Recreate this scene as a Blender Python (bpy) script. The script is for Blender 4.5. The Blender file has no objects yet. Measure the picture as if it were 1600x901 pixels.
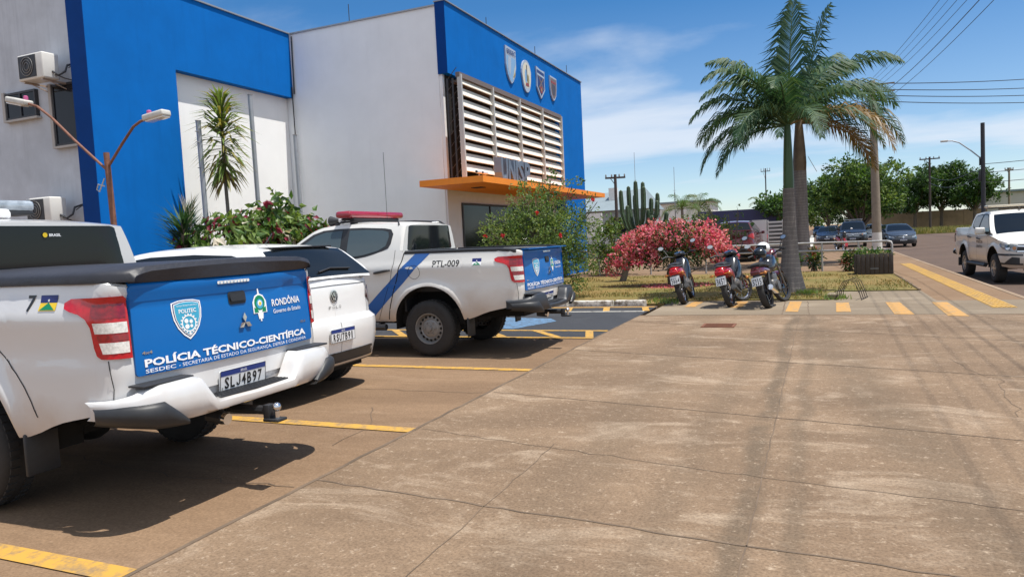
import bpy, bmesh, math, random
import numpy as np
from mathutils import Vector, Matrix, noise
C = bpy.context.scene
R_ = math.radians
random.seed(7)
# ---------------------------------------------------------------- camera
cam_d = bpy.data.cameras.new("camera"); cam = bpy.data.objects.new("camera", cam_d)
C.collection.objects.link(cam); C.camera = cam
cam_d.sensor_width = 36; cam_d.lens = 1120/1600*36; cam_d.clip_start = .05; cam_d.clip_end = 5000
_r = Vector((0.91924131, 0.39058432, -0.04938918)); _u = Vector((0.01898623, 0.0813236, 0.9965069)); _b = Vector((0.39323648, -0.91696802, 0.06734029))
cam.matrix_world = Matrix(((_r.x,_u.x,_b.x,0),(_r.y,_u.y,_b.y,0),(_r.z,_u.z,_b.z,1.5),(0,0,0,1)))
# ---------------------------------------------------------------- sky, clouds, sun
SUN_EL, SUN_AZ = 71.5, 7.0        # azimuth measured from +X towards +Y
w = bpy.data.worlds.new("World"); C.world = w; w.use_nodes = True
nt = w.node_tree; nt.nodes.clear()
def N(t, typ, **k):
    n = t.nodes.new(typ)
    for a, v in k.items():
        if a in n.inputs: n.inputs[a].default_value = v
        else: setattr(n, a, v)
    return n
sky = N(nt, 'ShaderNodeTexSky', sky_type='NISHITA', sun_disc=False, sun_elevation=R_(SUN_EL), sun_rotation=R_(90-SUN_AZ), altitude=200, air_density=0.85, dust_density=0.25, ozone_density=2.0)
tc = N(nt, 'ShaderNodeTexCoord'); sep = N(nt, 'ShaderNodeSeparateXYZ')
nt.links.new(tc.outputs['Generated'], sep.inputs[0])
def math_(op, a, b=None, t=nt, clamp=False):
    n = N(t, 'ShaderNodeMath', operation=op, use_clamp=clamp)
    for i, v in enumerate((a, b)):
        if v is None: continue
        if isinstance(v, (int, float)): n.inputs[i].default_value = v
        else: t.links.new(v, n.inputs[i])
    return n.outputs[0]
zc = math_('ADD', math_('MAXIMUM', sep.outputs[2], 0.0), 0.09)
cx, cy = math_('DIVIDE', sep.outputs[0], zc), math_('DIVIDE', sep.outputs[1], zc)
cmb = N(nt, 'ShaderNodeCombineXYZ'); nt.links.new(cx, cmb.inputs[0]); nt.links.new(cy, cmb.inputs[1])
mp = N(nt, 'ShaderNodeMapping'); mp.inputs['Scale'].default_value = (0.62, 1.0, 1); mp.inputs['Rotation'].default_value = (0, 0, R_(-24)); mp.inputs['Location'].default_value = (8.5, 13.6, 0)
nt.links.new(cmb.outputs[0], mp.inputs[0])
n1 = N(nt, 'ShaderNodeTexNoise', Scale=0.7, Detail=9, Roughness=.56, Distortion=.35)
nt.links.new(mp.outputs[0], n1.inputs['Vector'])
n2 = N(nt, 'ShaderNodeTexNoise', Scale=0.42, Detail=4, Roughness=.5); nt.links.new(mp.outputs[0], n2.inputs['Vector'])
dens = math_('ADD', math_('MULTIPLY', n1.outputs[0], .62), math_('MULTIPLY', n2.outputs[0], .75))
added_bank = N(nt, 'ShaderNodeMapRange', **{'From Min': .0, 'From Max': -.75, 'To Min': 0, 'To Max': .24}); nt.links.new(sep.outputs[1], added_bank.inputs['Value'])   # unseen cloud bank added behind the camera to fill the shaded walls
dens = math_('ADD', dens, added_bank.outputs[0])
cr = N(nt, 'ShaderNodeMapRange', **{'From Min': .625, 'From Max': .85, 'To Min': 0, 'To Max': .85}); cr.interpolation_type = 'SMOOTHSTEP'
nt.links.new(dens, cr.inputs['Value'])
hz = N(nt, 'ShaderNodeMapRange', **{'From Min': 0, 'From Max': .30, 'To Min': .30, 'To Max': 0.0})
nt.links.new(sep.outputs[2], hz.inputs['Value'])
cmx = N(nt, 'ShaderNodeMix', data_type='RGBA'); nt.links.new(math_('MAXIMUM', cr.outputs[0], hz.outputs[0]), cmx.inputs['Factor'])
nt.links.new(sky.outputs[0], cmx.inputs['A']); cmx.inputs['B'].default_value = (6.2, 6.6, 7.2, 1)
hs = N(nt, 'ShaderNodeHueSaturation', Saturation=1.35, Value=1.0); nt.links.new(cmx.outputs['Result'], hs.inputs['Color'])
bg = N(nt, 'ShaderNodeBackground', Strength=.098); nt.links.new(hs.outputs[0], bg.inputs[0])
wo = N(nt, 'ShaderNodeOutputWorld'); nt.links.new(bg.outputs[0], wo.inputs[0])
sl = bpy.data.lights.new("sun", 'SUN'); sun = bpy.data.objects.new("sun", sl); C.collection.objects.link(sun)
sl.energy = 4.4; sl.angle = R_(.5); sl.color = (1.0, .955, .88)
_sv = Vector((math.cos(R_(SUN_EL))*math.cos(R_(SUN_AZ)), math.cos(R_(SUN_EL))*math.sin(R_(SUN_AZ)), math.sin(R_(SUN_EL))))
sun.rotation_euler = _sv.to_track_quat('Z', 'Y').to_euler()
C.view_settings.view_transform = 'Standard'; C.view_settings.look = 'None'; C.view_settings.exposure = 0.46; C.view_settings.gamma = 1
C.cycles.max_bounces = 6; C.cycles.diffuse_bounces = 3; C.cycles.glossy_bounces = 3; C.cycles.transparent_max_bounces = 6
C.cycles.use_denoising = True; C.cycles.caustics_reflective = False; C.cycles.caustics_refractive = False
# ---------------------------------------------------------------- materials
_mc = {}
def mat(name, col, rough=.6, metal=0, coat=0, spec=.5, var=0, vscale=4, bump=0, bscale=40, emit=0, trans=0, dirt=None, detail=6):
    """principled material; var: brightness variation by noise, dirt: (colour, z0, z1) dust that settled low on the thing"""
    if name in _mc: return _mc[name]
    m = bpy.data.materials.new(name); m.use_nodes = True; t = m.node_tree
    b = t.nodes['Principled BSDF']; out = t.nodes['Material Output']
    col = tuple(col)+(1,) if len(col) == 3 else col
    b.inputs['Base Color'].default_value = col; b.inputs['Roughness'].default_value = rough; b.inputs['Metallic'].default_value = metal
    b.inputs['Coat Weight'].default_value = coat; b.inputs['Coat Roughness'].default_value = .04; b.inputs['Specular IOR Level'].default_value = spec
    last = None
    co = N(t, 'ShaderNodeTexCoord')
    if var or bump or dirt:
        nz = N(t, 'ShaderNodeTexNoise', Scale=vscale, Detail=detail, Roughness=.62); t.links.new(co.outputs['Object'], nz.inputs['Vector'])
        if var:
            mr = N(t, 'ShaderNodeMapRange', **{'From Min': .25, 'From Max': .75, 'To Min': 1-var, 'To Max': 1+var}); t.links.new(nz.outputs[0], mr.inputs['Value'])
            mu = N(t, 'ShaderNodeMix', data_type='RGBA', blend_type='MULTIPLY'); mu.inputs['Factor'].default_value = 1; mu.inputs['A'].default_value = col
            t.links.new(mr.outputs[0], mu.inputs['B']); last = mu.outputs['Result']
        if dirt:
            dc, z0, z1 = dirt
            sp = N(t, 'ShaderNodeSeparateXYZ'); t.links.new(co.outputs['Object'], sp.inputs[0])
            nd = N(t, 'ShaderNodeTexNoise', Scale=5, Detail=5); t.links.new(co.outputs['Object'], nd.inputs['Vector'])
            zz = math_('ADD', sp.outputs[2], math_('MULTIPLY', math_('SUBTRACT', nd.outputs[0], .5, t), .35, t), t)
            dm = N(t, 'ShaderNodeMapRange', **{'From Min': z0, 'From Max': z1, 'To Min': .75, 'To Max': 0}); t.links.new(zz, dm.inputs['Value'])
            mx = N(t, 'ShaderNodeMix', data_type='RGBA'); t.links.new(dm.outputs[0], mx.inputs['Factor'])
            if last: t.links.new(last, mx.inputs['A'])
            else: mx.inputs['A'].default_value = col
            mx.inputs['B'].default_value = tuple(dc)+(1,); last = mx.outputs['Result']
        if bump:
            nb = N(t, 'ShaderNodeTexNoise', Scale=bscale, Detail=5, Roughness=.6); t.links.new(co.outputs['Object'], nb.inputs['Vector'])
            bp = N(t, 'ShaderNodeBump', Strength=bump, Distance=.02); t.links.new(nb.outputs[0], bp.inputs['Height']); t.links.new(bp.outputs[0], b.inputs['Normal'])
        if last: t.links.new(last, b.inputs['Base Color'])
    if trans:
        tr = N(t, 'ShaderNodeBsdfTranslucent'); ms = N(t, 'ShaderNodeMixShader'); ms.inputs[0].default_value = trans
        tr.inputs[0].default_value = (min(1, col[0]*1.9), min(1, col[1]*1.8), col[2]*1.0, 1)
        t.links.new(b.outputs[0], ms.inputs[1]); t.links.new(tr.outputs[0], ms.inputs[2]); t.links.new(ms.outputs[0], out.inputs['Surface'])
    if emit:
        b.inputs['Emission Color'].default_value = col; b.inputs['Emission Strength'].default_value = emit
    _mc[name] = m; return m
DUST = (.36, .22, .12)
M_white = mat('white_paint', (.66,.66,.66), .28, coat=1, dirt=(DUST,.36,.76))
M_whitec = mat('white_paint_clean', (.78,.78,.77), .28, coat=.7, var=.02)
M_dirty = mat('dusty_white_paint', (.70,.69,.66), .35, coat=.4, dirt=(DUST,.35,.95))
M_blackp = mat('black_paint', (.012,.013,.016), .2, coat=.8, dirt=(DUST,.1,.5))
M_greyp = mat('graphite_paint', (.05,.06,.075), .25, metal=.3, coat=.8)
M_maroon = mat('maroon_paint', (.10,.007,.012), .25, coat=.8)
M_blue = mat('blue_vinyl', (.001,.125,.42), .35, coat=.15, spec=.3, var=.04, vscale=3)
M_bluestripe = mat('blue_stripe_vinyl', (.012,.10,.36), .3, coat=.4)
M_glass = mat('tinted_glass', (.008,.011,.014), .04, spec=.35)
M_glass2 = mat('light_tinted_glass', (.05,.075,.085), .04, spec=.9)
M_plastic = mat('black_plastic', (.022,.023,.026), .5, var=.15, vscale=20)
M_plasticg = mat('charcoal_plastic', (.028,.031,.038), .45, var=.12, vscale=15)
M_vinyl = mat('black_vinyl_cover', (.025,.026,.034), .5, var=.15, vscale=5, bump=.25, bscale=14)
M_rubber = mat('tyre_rubber', (.028,.026,.025), .8, var=.25, vscale=9)
M_steel = mat('grey_steel', (.26,.255,.25), .5, metal=.35, var=.12, vscale=14)
M_alloy = mat('alloy', (.5,.5,.52), .3, metal=.9)
M_chrome = mat('chrome', (.75,.75,.77), .12, metal=1)
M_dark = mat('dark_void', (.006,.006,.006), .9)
M_red = mat('red_lens', (.50,.006,.012), .18, coat=.5, spec=.5, var=.25, vscale=30)
M_dred = mat('deep_red_lens', (.24,.003,.008), .1, coat=.8, var=.5, vscale=45)
M_redbar = mat('red_lamp_cover', (.30,.012,.03), .15, coat=.8)
M_clear = mat('clear_lens', (.72,.70,.66), .15, coat=.9, var=.35, vscale=60)
M_hlens = mat('headlight_lens', (.22,.25,.28), .06, coat=1, spec=.9, var=.6, vscale=25)
M_txtw = mat('white_lettering', (.85,.86,.88), .4)
M_txtk = mat('black_lettering', (.012,.012,.012), .4)
M_plate = mat('plate_white', (.72,.73,.74), .35)
M_plateb = mat('plate_blue', (.01,.035,.20), .35)
M_green = mat('flag_green', (.0,.22,.09), .4); M_yel = mat('flag_yellow', (.75,.52,.02), .4); M_navy = mat('flag_navy', (.008,.016,.14), .4)
M_cyan = mat('crest_cyan', (.05,.36,.55), .4)
# ---------------------------------------------------------------- mesh helpers
class MB:
    def __init__(s): s.v = []; s.f = []; s.m = []
    def add(s, vs, fs, mi=0):
        o = len(s.v); s.v += [tuple(p) for p in vs]
        s.f += [tuple(i+o for i in f) for f in fs]; s.m += [mi]*len(fs); return s
    def box(s, x0, y0, z0, x1, y1, z1, mi=0):
        v = [(x0,y0,z0),(x1,y0,z0),(x1,y1,z0),(x0,y1,z0),(x0,y0,z1),(x1,y0,z1),(x1,y1,z1),(x0,y1,z1)]
        return s.add(v, [(0,3,2,1),(4,5,6,7),(0,1,5,4),(1,2,6,5),(2,3,7,6),(3,0,4,7)], mi)
    def rbox(s, x0, y0, z0, x1, y1, z1, b=.02, seg=2, mi=0, M=None):
        bm = bmesh.new(); bmesh.ops.create_cube(bm, size=1)
        for v in bm.verts: v.co = Vector(((x0+x1)/2+v.co.x*(x1-x0), (y0+y1)/2+v.co.y*(y1-y0), (z0+z1)/2+v.co.z*(z1-z0)))
        bmesh.ops.bevel(bm, geom=bm.edges[:], offset=b, segments=seg, profile=.5, affect='EDGES')
        if M: bmesh.ops.transform(bm, matrix=M, verts=bm.verts)
        bm.verts.index_update(); s.add([v.co[:] for v in bm.verts], [[v.index for v in f.verts] for f in bm.faces], mi); bm.free(); return s
    def tube(s, pts, r, n=8, mi=0, cap=True):
        pts = [Vector(p) for p in pts]; rs = r if isinstance(r, (list, tuple)) else [r]*len(pts)
        vs = []; fs = []; up = None
        for i, p in enumerate(pts):
            d = (pts[min(i+1, len(pts)-1)]-pts[max(i-1, 0)]).normalized()
            if up is None: up = d.orthogonal().normalized()
            a = (up - d*up.dot(d)); a = a.normalized() if a.length > 1e-6 else d.orthogonal().normalized(); up = a; b = d.cross(a)
            for k in range(n):
                t = 2*math.pi*k/n; vs.append(p+(a*math.cos(t)+b*math.sin(t))*rs[i])
        for i in range(len(pts)-1):
            for k in range(n): fs.append((i*n+k, i*n+(k+1) % n, (i+1)*n+(k+1) % n, (i+1)*n+k))
        if cap: fs.append(tuple(range(n-1, -1, -1))); fs.append(tuple((len(pts)-1)*n+k for k in range(n)))
        return s.add(vs, fs, mi)
    def lathe(s, prof, n=24, axis='z', c=(0,0,0), mi=0, close=False):
        vs = []; fs = []; L = len(prof)
        for k in range(n):
            t = 2*math.pi*k/n; ct, st = math.cos(t), math.sin(t)
            for (r, h) in prof:
                p = {'z': (r*ct, r*st, h), 'y': (r*ct, h, r*st), 'x': (h, r*ct, r*st)}[axis]
                vs.append((p[0]+c[0], p[1]+c[1], p[2]+c[2]))
        for k in range(n):
            k2 = (k+1) % n
            for j in range(L-1 if not close else L):
                j2 = (j+1) % L; fs.append((k*L+j, k2*L+j, k2*L+j2, k*L+j2))
        return s.add(vs, fs, mi)
    def grid(s, rows, mi=0, closed=False):
        n = len(rows[0]); vs = [p for r in rows for p in r]; fs = []
        for i in range(len(rows)-1):
            for k in range(n if closed else n-1):
                k2 = (k+1) % n; fs.append((i*n+k, i*n+k2, (i+1)*n+k2, (i+1)*n+k))
        return s.add(vs, fs, mi)
    def ball(s, c, r, n=12, mi=0, sz=1):
        rows = [(math.sin(math.pi*i/n)*r, -math.cos(math.pi*i/n)*r*sz) for i in range(n+1)]
        return s.lathe([(max(a, 1e-4), b) for a, b in rows], n*2, 'z', c, mi)
    def prism(s, poly, fn, mi=0):
        """poly of 2-D points, fn(p, side) -> 3-D for side 0/1"""
        n = len(poly); vs = [fn(p, 0) for p in poly]+[fn(p, 1) for p in poly]
        fs = [tuple(range(n-1, -1, -1)), tuple(range(n, 2*n))]+[(i, (i+1) % n, n+(i+1) % n, n+i) for i in range(n)]
        return s.add(vs, fs, mi)
    def build(s, name, mats, parent=None, smooth=35, fix=True):
        me = bpy.data.meshes.new(name); me.from_pydata(s.v, [], s.f)
        mats = mats if isinstance(mats, (list, tuple)) else [mats]
        for m in mats: me.materials.append(m)
        if len(mats) > 1: me.polygons.foreach_set('material_index', s.m)
        if fix:
            bm = bmesh.new(); bm.from_mesh(me); bmesh.ops.remove_doubles(bm, verts=bm.verts, dist=1e-5); bmesh.ops.recalc_face_normals(bm, faces=bm.faces); bm.to_mesh(me); bm.free()
        if smooth:
            me.polygons.foreach_set('use_smooth', [True]*len(me.polygons)); me.set_sharp_from_angle(angle=R_(smooth))
        me.update()
        o = bpy.data.objects.new(name, me); C.collection.objects.link(o)
        if parent: o.parent = parent
        return o
def tag(o, label=None, cat=None, group=None, kind=None):
    if label: o['label'] = label
    if cat: o['category'] = cat
    if group: o['group'] = group
    if kind: o['kind'] = kind
    return o
def thing(name, label, cat, loc=(0,0,0), rotz=0, group=None, scale=1):
    o = bpy.data.objects.new(name, None); C.collection.objects.link(o); o.location = loc; o.rotation_euler = (0,0,rotz)
    o.scale = scale if isinstance(scale, tuple) else (scale,)*3
    return tag(o, label, cat, group)
def struct(o): o['kind'] = 'structure'; return o
def kids(o): return [c for c in bpy.data.objects if c.parent == o]
def dup(root, loc, rotz=None, label=None, group=None, scale=None):
    r = root.copy(); C.collection.objects.link(r); r.location = loc
    if rotz is not None: r.rotation_euler = (0,0,rotz)
    if scale: r.scale = scale
    if label: r['label'] = label
    if group: r['group'] = group
    for ch in kids(root):
        c = ch.copy(); C.collection.objects.link(c); c.parent = r
        for g in kids(ch):
            d = g.copy(); C.collection.objects.link(d); d.parent = c
    return r
def curve(xs, ys):
    """monotone cubic through points"""
    xs = np.array(xs, float); ys = np.array(ys, float); h = np.diff(xs); d = np.diff(ys)/h
    m = np.zeros(len(xs)); m[0] = d[0]; m[-1] = d[-1]
    for i in range(1, len(xs)-1):
        if d[i-1]*d[i] > 0: m[i] = 2*d[i-1]*d[i]/(d[i-1]+d[i])
    def f(x):
        x = min(max(x, xs[0]), xs[-1]); i = int(min(max(np.searchsorted(xs, x)-1, 0), len(xs)-2)); t = (x-xs[i])/h[i]
        return float((1+2*t)*(1-t)**2*ys[i]+t*(1-t)**2*h[i]*m[i]+t*t*(3-2*t)*ys[i+1]+t*t*(t-1)*h[i]*m[i+1])
    return f
def lin(xs, ys): return lambda x: float(np.interp(x, xs, ys))
def flatmesh(polys, step=.08):
    """2-D polygons cut into cells no wider than step -> (verts2d, faces)"""
    bm = bmesh.new()
    for p in polys:
        vs = [bm.verts.new((a, b, 0)) for a, b in p]
        try: bm.faces.new(vs)
        except ValueError: pass
    return cutmesh(bm, step)
def cutmesh(bm, step):
    bmesh.ops.triangulate(bm, faces=bm.faces[:])
    for ax in (0, 1):
        cs = [v.co[ax] for v in bm.verts]; a, b = min(cs), max(cs); k = int((b-a)/step)
        for i in range(1, k+1):
            co = [0,0,0]; no = [0,0,0]; co[ax] = a+(b-a)*i/(k+1); no[ax] = 1
            bmesh.ops.bisect_plane(bm, geom=bm.verts[:]+bm.edges[:]+bm.faces[:], plane_co=co, plane_no=no)
    bm.verts.index_update(); r = ([(v.co.x, v.co.y) for v in bm.verts], [[v.index for v in f.verts] for f in bm.faces]); bm.free(); return r
_tc = {}
def textmesh(s, bold=0.0, sx=1.0):
    """letters as flat mesh normalised so that cap height runs 0..1"""
    if (s, bold) in _tc: return _tc[(s, bold)]
    cu = bpy.data.curves.new('lettering', 'FONT'); cu.body = s; cu.size = 1; cu.resolution_u = 2; cu.offset = bold
    o = bpy.data.objects.new('lettering', cu); C.collection.objects.link(o)
    bpy.context.view_layer.update()
    me = bpy.data.meshes.new_from_object(o.evaluated_get(bpy.context.evaluated_depsgraph_get()))
    vs = [(v.co.x, v.co.y) for v in me.vertices]; fs = [list(p.vertices) for p in me.polygons]
    bpy.data.objects.remove(o); bpy.data.curves.remove(cu); bpy.data.meshes.remove(me)
    x0 = min(v[0] for v in vs); x1 = max(v[0] for v in vs)
    vs = [((a-x0)/(x1-x0), b/.73) for a, b in vs]
    _tc[(s, bold)] = (vs, fs); return vs, fs
def put_text(mb, s, x0, x1, y0, y1, fn, bold=.0, mi=0, step=.12):
    """text in the box, baseline y0 and cap height y1; fn maps 2-D to 3-D"""
    vs, fs = textmesh(s, bold)
    bm = bmesh.new(); bv = [bm.verts.new((x0+(x1-x0)*a, y0+(y1-y0)*b, 0)) for a, b in vs]
    for f in fs:
        try: bm.faces.new([bv[i] for i in f])
        except ValueError: pass
    v2, f2 = cutmesh(bm, step)
    mb.add([fn(a, b) for a, b in v2], f2, mi); return mb
def put_poly(mb, polys, fn, mi=0, step=.07):
    v2, f2 = flatmesh(polys, step); mb.add([fn(a, b) for a, b in v2], f2, mi); return mb
def circ(cx, cy, r, n=24, a0=0, ry=None): return [(cx+r*math.cos(a0+2*math.pi*i/n), cy+(ry or r)*math.sin(a0+2*math.pi*i/n)) for i in range(n)]
def ringq(cx, cy, r0, r1, n=24): # ring as quads
    return [[(cx+r0*math.cos(a), cy+r0*math.sin(a)), (cx+r1*math.cos(a), cy+r1*math.sin(a)), (cx+r1*math.cos(b), cy+r1*math.sin(b)), (cx+r0*math.cos(b), cy+r0*math.sin(b))] for a, b in ((2*math.pi*i/n, 2*math.pi*(i+1)/n) for i in range(n))]
def rrect(x0, y0, x1, y1, r, n=4):
    out = []
    for cx, cy, a in ((x1-r, y1-r, 0), (x0+r, y1-r, 90), (x0+r, y0+r, 180), (x1-r, y0+r, 270)):
        out += [(cx+r*math.cos(R_(a+90*i/n)), cy+r*math.sin(R_(a+90*i/n))) for i in range(n+1)]
    return out
def stroke(pts, wd):
    """thin quads along a 2-D polyline"""
    out = []
    for (a, b), (c, d) in zip(pts, pts[1:]):
        L = math.hypot(c-a, d-b) or 1; nx, ny = -(d-b)/L*wd/2, (c-a)/L*wd/2
        out.append([(a+nx, b+ny), (c+nx, d+ny), (c-nx, d-ny), (a-nx, b-ny)])
    return out
# ---------------------------------------------------------------- vehicles
class Car:
    """A car skin as one wrap: u runs from the rear centre round the side to the front centre, z is height.
    Local axes: x forward from the rear axle, y left, z up."""
    def __init__(s, plan, ztop, zbot, side, rear, front, wr, wf, arch, gh, yg, crown):
        us, xs, ws = zip(*plan); s.u0, s.u1 = us[0], us[-1]; s.us = us
        s.X, s.W = curve(us, xs), curve(us, ws)
        s.zt = curve(*zip(*ztop)); s.zb0 = curve(*zip(*zbot))
        s.ps, s.pr, s.pf = curve(*zip(*side)), curve(*zip(*rear)), curve(*zip(*front))
        s.wr, s.wf, s.arch, s.crown = wr, wf, arch, crown
        s.zr = curve(*zip(*gh)); s.gx = (gh[0][0], gh[-1][0]); s.yg = curve(*zip(*yg))
    def zb(s, u):
        z = s.zb0(u)
        for xc, zc, R in s.arch:
            if abs(u-xc) < R: z = max(z, zc+math.sqrt(R*R-(u-xc)**2))
        return z
    def prof(s, u, z):
        a = min(1, max(0, (s.wr[1]-u)/(s.wr[1]-s.wr[0]))); b = min(1, max(0, (u-s.wf[0])/(s.wf[1]-s.wf[0])))
        d = s.ps(z)*(1-a)*(1-b)+s.pr(z)*a+s.pf(z)*b
        for xc, zc, R in s.arch:
            r = math.hypot(u-xc, z-zc)
            d += .030*math.exp(-((r-R-.02)/.055)**2) if z > zc-.05 else .030*math.exp(-((abs(u-xc)-R-.02)/.055)**2)
        return d
    def side(s, u, z, off=0, sg=1):
        e = .004; x, w_ = s.X(u), s.W(u)
        tx, tw = s.X(u+e)-s.X(u-e), s.W(u+e)-s.W(u-e); L = math.hypot(tx, tw) or 1; nx, nw = -tw/L, tx/L
        d = s.prof(u, z)+off
        return (x+nx*d, sg*max(0, w_+nw*d), z)
    def back(s, y, z, off=0):
        """point on the rear face at signed y"""
        lo, hi = s.u0, s.wr[1]+.3; t = abs(y)
        for _ in range(26):
            m = (lo+hi)/2
            if s.W(m) < t: lo = m
            else: hi = m
        p = s.side(lo, z, off); return (p[0], y, z)
    def nose(s, y, z, off=0):
        lo, hi = s.wf[0]-.3, s.u1; t = abs(y)
        for _ in range(26):
            m = (lo+hi)/2
            if s.W(m) > t: lo = m
            else: hi = m
        p = s.side(lo, z, off); return (p[0], y, z)
    def gside(s, x, z, off=0, sg=1):
        yb = s.side(x, s.zt(x))[1]; y = min(yb, s.yg(z)); e = .01
        sl = (s.yg(z-e)-s.yg(z+e))/(2*e); L = math.hypot(1, sl)
        return (x, sg*(y+off/L), z+off*sl/L)
    def top(s, x, y, off=0):
        zr = s.zr(x); ye = s.yg(zr); t = min(1, abs(y)/ye); z = zr+s.crown(x)*(1-t**2.4)
        e = .01; sl = (s.zr(x+e)-s.zr(x-e))/(2*e); L = math.hypot(1, sl)
        return (x-off*sl/L, y, z+off/L)
    def columns(s, n=70):
        cs = set(np.linspace(s.u0, s.u1, n).tolist())|set(s.us)
        for xc, zc, R in s.arch:
            h = math.sqrt(max(0, R*R-(s.zb0(xc)-zc)**2)) if s.zb0(xc) > zc else R
            for i in range(25): cs.add(xc-h*math.cos(math.pi*i/24))
        cs = sorted(cs); o = [cs[0]]
        for c in cs[1:]:
            if c-o[-1] > .004: o.append(c)
        return o
    def skin(s, nz=14):
        mb = MB(); cols = s.columns()
        for sg in (1, -1):
            rows = []
            for u in cols:
                b, t = s.zb(u), s.zt(u)
                rows.append([s.side(u, b+(t-b)*k/nz, 0, sg) for k in range(nz+1)])
            mb.grid(rows)
        return mb
    def deck(s, mb, ua, ub, crown, n=24, m=8):
        """lid between the two top edges (bonnet, boot shelf)"""
        rows = []
        for i in range(n+1):
            u = ua+(ub-ua)*i/n; e = s.side(u, s.zt(u)); c = crown(u)
            rows.append([(e[0], e[1]*(k/m), e[2]+c*(1-abs(k/m)**2.2)) for k in range(-m, m+1)])
        return mb.grid(rows)
    def cabin(s, mb, xs, cap=True):
        rows = []
        for i, x in enumerate(xs):
            zb_, zr_ = s.zt(x)-.005, s.zr(x); zr_ = max(zr_, zb_+.004)
            sq = .965 if (cap and i == 0) else 1
            half = []
            for k in range(9):
                z = zb_+(zr_-zb_)*k/8; p = s.gside(x, z); half.append((x, p[1]*sq, z))
            ye = half[-1][1]
            for k in range(1, 8): 
                y = ye*(1-k/7); t = y/ye if ye else 0; half.append((x, y, zr_+s.crown(x)*(1-t**2.4)))
            rows.append(half+[(a, -b, c) for a, b, c in reversed(half[:-1])])
        mb.grid(rows)
        if cap:
            n = len(mb.v)-len(rows)*len(rows[0]); mb.f.append(tuple(n+k for k in range(len(rows[0])))); mb.m.append(0)
        return mb
def wheel(parent, x, y, r, wd, rim='steel', lo=False, rr=.56):
    sg = 1 if y > 0 else -1; n = 20 if lo else 36
    b = MB(); h = wd/2
    prof = [(r*rr*.98, -h*.8), (r*rr*1.04, -h*.95), (r*.80, -h*1.02), (r*.93, -h*.92), (r*.985, -h*.72), (r, -h*.4), (r, h*.4), (r*.985, h*.72), (r*.93, h*.92), (r*.80, h*1.02), (r*rr*1.04, h*.95), (r*rr*.98, h*.8)]
    b.lathe(prof, n, 'y', (0,0,0), close=True)
    if not lo:   # tread blocks
        for k in range(44):
            t = 2*math.pi*k/44; 
            for a, c in ((-h*.66, -h*.2), (h*.2, h*.66)):
                M = Matrix.Rotation(-t, 4, 'Y'); vs = [M @ Vector((dx, yy, zz)) for zz in (r-.004, r+.006) for dx, yy in ((-.017, a), (.017, a), (.017, c), (-.017, c))]
                b.add(vs, [(0,1,2,3), (4,5,6,7), (0,1,5,4), (1,2,6,5), (2,3,7,6), (3,0,4,7)])
    t = b.build('wheel', M_rubber, parent, smooth=40); t.location = (x, y, r)
    f = MB(); R = r*rr; o = sg*h
    if rim == 'steel':
        pr = [(R*1.0, o*.82), (R*.99, o*.95), (R*.94, o*.93), (R*.90, o*.62), (R*.84, o*.45), (R*.76, o*.52), (R*.66, o*.60), (R*.60, o*.50), (R*.52, o*.62), (R*.32, o*.66), (R*.28, o*.74), (R*.17, o*.74), (R*.15, o*.92), (R*.001, o*.95)]
        f.lathe(pr, n, 'y')
        for k in range(16):
            a = 2*math.pi*k/16; c = (R*.745*math.cos(a), R*.745*math.sin(a)); q = circ(c[0], c[1], R*.085, 10)
            f.prism(q, lambda p, i: (p[0], o*(.53+.05*i) , p[1]), 1)
        for k in range(6):
            a = 2*math.pi*k/6; c = (R*.40*math.cos(a), R*.40*math.sin(a)); q = circ(c[0], c[1], R*.055, 6)
            f.prism(q, lambda p, i: (p[0], o*(.6+.16*i), p[1]))
        mm = [M_steel, M_dark]
    else:
        f.lathe([(R, o*.82), (R*.99, o*.97), (R*.93, o*.95), (R*.9, o*.55), (R*.001, o*.35)], n, 'y', mi=1)
        f.lathe([(R, o*.84), (R*.99, o*.98), (R*.92, o*.96), (R*.90, o*.6)], n, 'y')
        for k in range(6):
            a = 2*math.pi*k/6
            for da in (-.13, .13):
                p = [(R*.2*math.cos(a+da*.8), R*.2*math.sin(a+da*.8)), (R*.93*math.cos(a+da*1.3), R*.93*math.sin(a+da*1.3))]
                for q in stroke(p, R*.11): f.prism(q, lambda p, i: (p[0], o*(.62+.28*i), p[1]))
        f.lathe([(R*.26, o*.5), (R*.26, o*.92), (R*.001, o*.95)], 12, 'y')
        mm = [M_alloy, M_dark]
    f.build('rim', mm, t, smooth=35); return t
def shutline(car, mb, pts, fn, wd=.009):
    for q in stroke(pts, wd): put_poly(mb, [q], fn, step=.05)
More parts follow.
